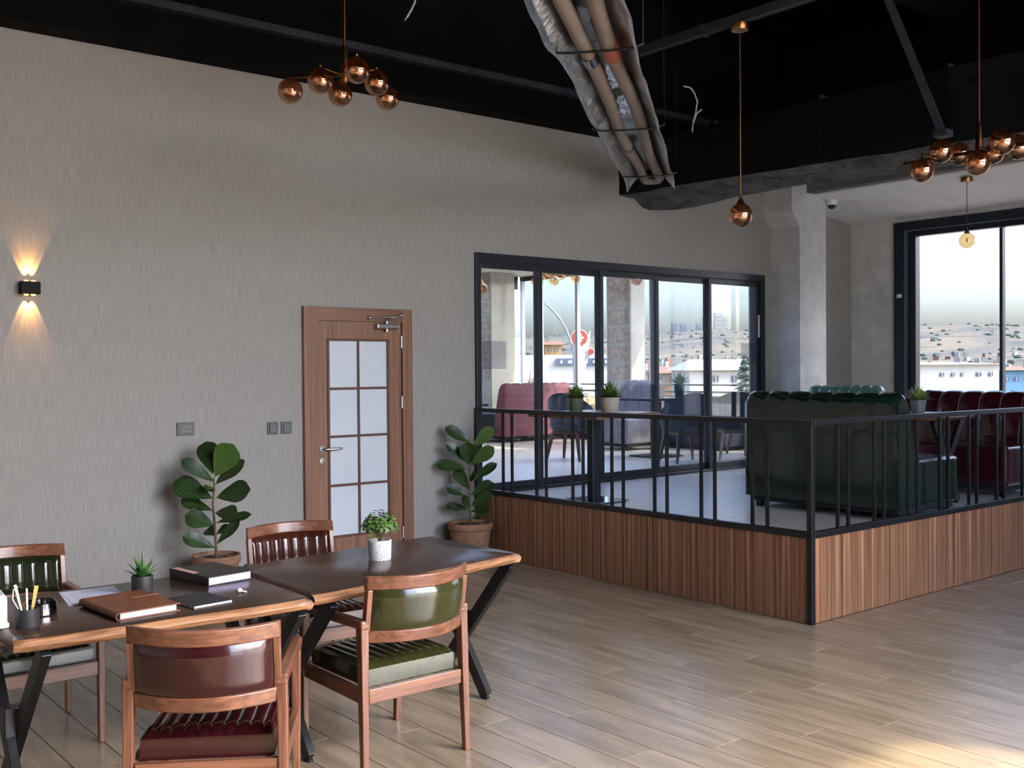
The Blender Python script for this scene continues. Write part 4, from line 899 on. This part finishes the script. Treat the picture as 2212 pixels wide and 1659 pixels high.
# towers on the ridge
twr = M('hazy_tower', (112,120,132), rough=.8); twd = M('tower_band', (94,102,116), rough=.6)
def tower(x0, x1, ytop, ybot, d, label):
    b = at((x0+x1)/2, ybot, d); w_ = (x1-x0)/FPX*d; h = (ybot-ytop)/FPX*d
    t = thing('tower_block', label, 'building', (b.x, b.y, b.z-8), -YAW)
    bx(-w_/2, w_/2, -w_/2, w_/2, 0, h+8).build('tower_shaft', twr, t)
    n = max(4, int(h/4.2))
    for k in range(n): z = 9+(h-2)*k/n; bx(-w_/2-.1, w_/2+.1, -w_/2-.25, -w_/2-.02, z, z+.9*(h/n)/2).build('window_band', twd, t)
tower(1451,1463,697,722,1150,'pale tower leftmost on the ridge behind the glass'); tower(1469,1482,699,722,1100,'tower right beside the leftmost one on the ridge'); tower(1504,1513,698,722,1150,'thin tower left of the tall pair on the ridge'); tower(1519,1532,686,722,1170,'tower just before the tall rounded one on the ridge'); tower(1543,1560,676,722,1080,'tallest tower on the ridge behind the glass'); tower(1562,1570,684,722,1120,'slim tower at the right end of the ridge group')
# buildings
bw = M('white_render', (186,182,174), rough=.8); bwin = M('dark_pane', (84,92,104), rough=.3); rb_ = M('tile_roof', (128,86,66), rough=.8); yel = M('yellow_render', (160,126,74), rough=.8); bluepanel = M('blue_grey_panel', (74,88,112), rough=.5)
def house(x0, x1, ytop, ybot, d, label, m=bw, wins=(), roof=None, dep=6, name='building', sign=None):
    p0, p1 = at(x0, ybot, d), at(x1, ybot, d); h = (ybot-ytop)/FPX*d; w_ = (p1-p0).length
    t = thing(name, label, 'building', (p0.x, p0.y, -3.2), math.atan2(p1.y-p0.y, p1.x-p0.x)); zb0 = p0.z+3.2
    bx(0, w_, 0, dep, 0, zb0+h).build('wall', m, t)
    for (a, b, ya, yb2) in wins:
        wa, wb_ = (a-x0)/(x1-x0)*w_, (b-x0)/(x1-x0)*w_; za, zb2 = zb0+(ybot-yb2)/FPX*d, zb0+(ybot-ya)/FPX*d
        f = bx(wa, wb_, -.06, -.005, za, zb2).build('window', bwin, t); bx((wa+wb_)/2-.03, (wa+wb_)/2+.03, -.09, -.061, za, zb2).build('window_bar', bw, f)
    if sign:
        a, b, ya, yb2 = sign; wa, wb_ = (a-x0)/(x1-x0)*w_, (b-x0)/(x1-x0)*w_; za, zb2 = zb0+(ybot-yb2)/FPX*d, zb0+(ybot-ya)/FPX*d
        sg = bx(wa, wb_, -.12, -.061, za, zb2).build('sign_panel', bluepanel, t); mk = MB(); hh = zb2-za
        for i in range(4): x = wa+(wb_-wa)*(.08+.13*i); mk.box(x, x+(wb_-wa)*(.07 if i % 2 else .04), -.14, -.121, za+hh*.3, za+hh*.72)
        for i in range(3): x = wa+(wb_-wa)*(.62+.1*i); mk.box(x, x+(wb_-wa)*.05, -.14, -.121, za+hh*.3, za+hh*.7)
        mk.build('sign_mark', bw, sg)
    if roof:
        mb = MB(); o = .4; z = zb0+h; rh = roof
        mb.add([(-o,-o,z),(w_+o,-o,z),(w_+o,dep+o,z),(-o,dep+o,z),(w_*.12,dep/2,z+rh),(w_*.88,dep/2,z+rh)], [(0,1,5,4),(1,2,5),(2,3,4,5),(3,0,4),(0,3,2,1)]); mb.build('roof', bw if m is bw else rb_, t)
    return t
house(1030, 1345, 768, 860, 62, 'long low white building with a blue sign panel', wins=[(1360-45,1335,805,825),(1314,1335,828,846)], sign=(1200,1330,776,791), dep=5)
house(1178, 1213, 745, 775, 120, 'small yellow house above the long white building', yel, wins=[(1184,1190,752,760),(1198,1205,752,760)], roof=.5)
house(1490, 1660, 800, 856, 70, 'white house with a broad pale roof right of the sliding glass', wins=[(1540,1552,812,826),(1580,1592,812,826)], roof=.75, dep=8)
house(1420, 1470, 806, 856, 80, 'brick coloured house behind the fourth glass panel', M('brick_render', (136,98,78), (150,114,92), nscale=2, rough=.9), wins=[(1430,1438,814,824),(1448,1456,814,824)], roof=.5)
house(1960, 2158, 788, 850, 75, 'white hall with a row of small windows beyond the end window', wins=[(2030,2039,806,814),(2054,2062,806,814),(2075,2081,806,814),(2108,2119,806,814),(2135,2144,806,814)], dep=14, roof=.2)
house(2163, 2260, 800, 850, 95, 'pale blue roofed shed at the right of the end window', M('blue_shed', (84,124,150), rough=.7), wins=[(2170,2180,815,822),(2190,2200,815,822)], dep=8, roof=.3)
# dry bank in front of the long building
bk = MB(); random.seed(23)
for k in range(700):
    p = at(random.uniform(1030, 1345), 0, random.uniform(48, 56)); r = random.uniform(.3, .7); bk.ball((p.x, p.y, -2.6+random.uniform(0, 2.4)), r, 6, 4)
bo = bk.build('dry_hedge', M('dry_hedge_leaves', (124,104,76), (150,132,98), nscale=2, rough=1)); bo['kind'] = 'stuff'; bo['label'] = 'dry beige hedge below the white building'; bo['category'] = 'hedge'
# sign pylon
def disc(r, th, m, name, par, c, rot): 
    o = MB().lathe([(.001,0),(r,0),(r,th),(.001,th)], 28).build(name, m, par, smooth=30); o.location = c; o.rotation_euler = rot; return o
sp_ = at(1252, 850, 44); SS = 44/FPX
py = thing('sign_pylon', 'white forked sign pylon with two round red signs', 'sign', (sp_.x, sp_.y, -3.2), -YAW); zz = sp_.z+3.2; redm = M('sign_red', (160,54,38), rough=.5)
Z = lambda y: zz+(850-y)*SS
m = MB(); m.tube([(0,0,0),(0,0,Z(850)),(0,0,Z(780)),(-.02,0,Z(742))], [.26,.26,.24,.3], 10); m.build('mast', bw, py, smooth=50)
m = MB(); m.tube([(.05,0,Z(815)),(.12,0,Z(770)),(.3,0,Z(745)),(.46,0,Z(715))], [.16,.13,.12,.02], 8); m.build('fork', bw, py, smooth=50)
m = MB(); m.tube([(.08,0,Z(835)),(.16,0,Z(800)),(.3,0,Z(775)),(.46,0,Z(763))], .06, 8); m.build('branch', bw, py, smooth=50)
big = disc(.36, .1, bw, 'round_sign', py, (0,-.2,Z(730)), (PI/2,0,0)); disc(.32, .03, redm, 'sign_face', big, (0,0,.1), (0,0,0))
m = MB()
for a in range(5): th = 1.26*a; m.lathe([(.001,.132),(.05,.132),(.05,.138),(.001,.138)], 10, c=(.13*math.cos(th), .13*math.sin(th), 0))
m.lathe([(.001,.132),(.09,.132),(.09,.139),(.001,.139)], 14); m.build('sign_motif', M('sign_cream', (240,220,170), rough=.5), big)
sm = disc(.17, .08, bw, 'round_sign', py, (.47,-.1,Z(760)), (PI/2,0,0)); disc(.125, .02, redm, 'sign_face', sm, (0,0,.08), (0,0,0))
# light mast, curved street lamp
gal = M('galvanised_steel', (130,136,142), rough=.5, metal=.3)
b = at(1088, 850, 90); ms = thing('light_mast', 'tall thin light mast left of the sign pylon', 'light mast', (b.x, b.y, -3.2)); hh = b.z+3.2+240/FPX*90
MB().tube([(0,0,0),(0,0,hh)], [.28,.13], 8).build('pole', gal, ms); m = MB(); m.lathe([(.9,hh-.9),(.95,hh-.75),(.7,hh-.6)], 12); m.build('lamp_ring', gal, ms)
b = at(1241, 850, 60); cl_ = thing('street_lamp', 'curved arm street lamp arching to the left', 'street lamp', (b.x, b.y, -3.2), -YAW); q = 60/FPX; z0 = b.z+3.2
MB().tube([(0,0,0)]+[((x-1241)*q, 0, z0+(850-y)*q) for x, y in ((1241,800),(1239,760),(1233,735),(1223,710),(1210,688),(1195,670),(1181,657))], .06, 8).build('arm', gal, cl_, smooth=60)
m = MB(); m.bar(((1181-1241)*q,0,z0+(850-657)*q), ((1172-1241)*q,0,z0+(850-652)*q), .16, .08); m.build('lamp_head', gal, cl_)
# bare trees and a conifer
def bare(px, d, h, seed, label):
    random.seed(seed); b = at(px, 850, d); t = thing('bare_tree', label, 'tree', (b.x, b.y, -3.2), 0, 'bare trees by the hedge'); tm = M('bare_twig', (110,88,70), rough=1)
    MB().tube([(0,0,0),(.05,0,h*.5),(0,.05,h)], [.09,.06,.02], 6).build('trunk', tm, t)
    m = MB()
    for k in range(26):
        z = h*random.uniform(.35,.95); a = random.random()*6.28; l = random.uniform(.5,1.3)*(1.2-z/h*.6); m.tube([(0,0,z),(math.cos(a)*l*.5, math.sin(a)*l*.5, z+l*.6),(math.cos(a)*l*.8, math.sin(a)*l*.8, z+l*1.4)], [.03,.02,.006], 4)
    m.build('branches', tm, t)
bare(1118, 45, 4.2, 1, 'bare tree left of two beside the hedge'); bare(1143, 46, 4.4, 2, 'bare tree right of two beside the hedge')
b = at(1612, 850, 42); cf = thing('conifer', 'dusty green conifer at the right edge of the sliding glass', 'tree', (b.x, b.y, -3.2)); MB().tube([(0,0,0),(0,0,5)], [.15,.05], 8).build('trunk', stem_m, cf)
m = MB(); random.seed(41)
for k in range(420):
    z = random.uniform(1.2, 5.3); r = (5.5-z)*.36+.1; a = random.random()*6.28; d_ = Vector((math.cos(a), math.sin(a), -.2)); s = Vector((-math.sin(a), math.cos(a), 0)); p = Vector((0,0,z)); l = r*random.uniform(.6,1.1)
    m.add([p+d_*l*.2, p+d_*l*.6+s*.16, p+d_*l, p+d_*l*.6-s*.16, p+d_*l*.6+Vector((0,0,.09))], [(0,1,4),(1,2,4),(2,3,4),(3,0,4)])
m.build('needles', M('dusty_needles', (84,98,78), (108,118,96), nscale=3, rough=1), cf)
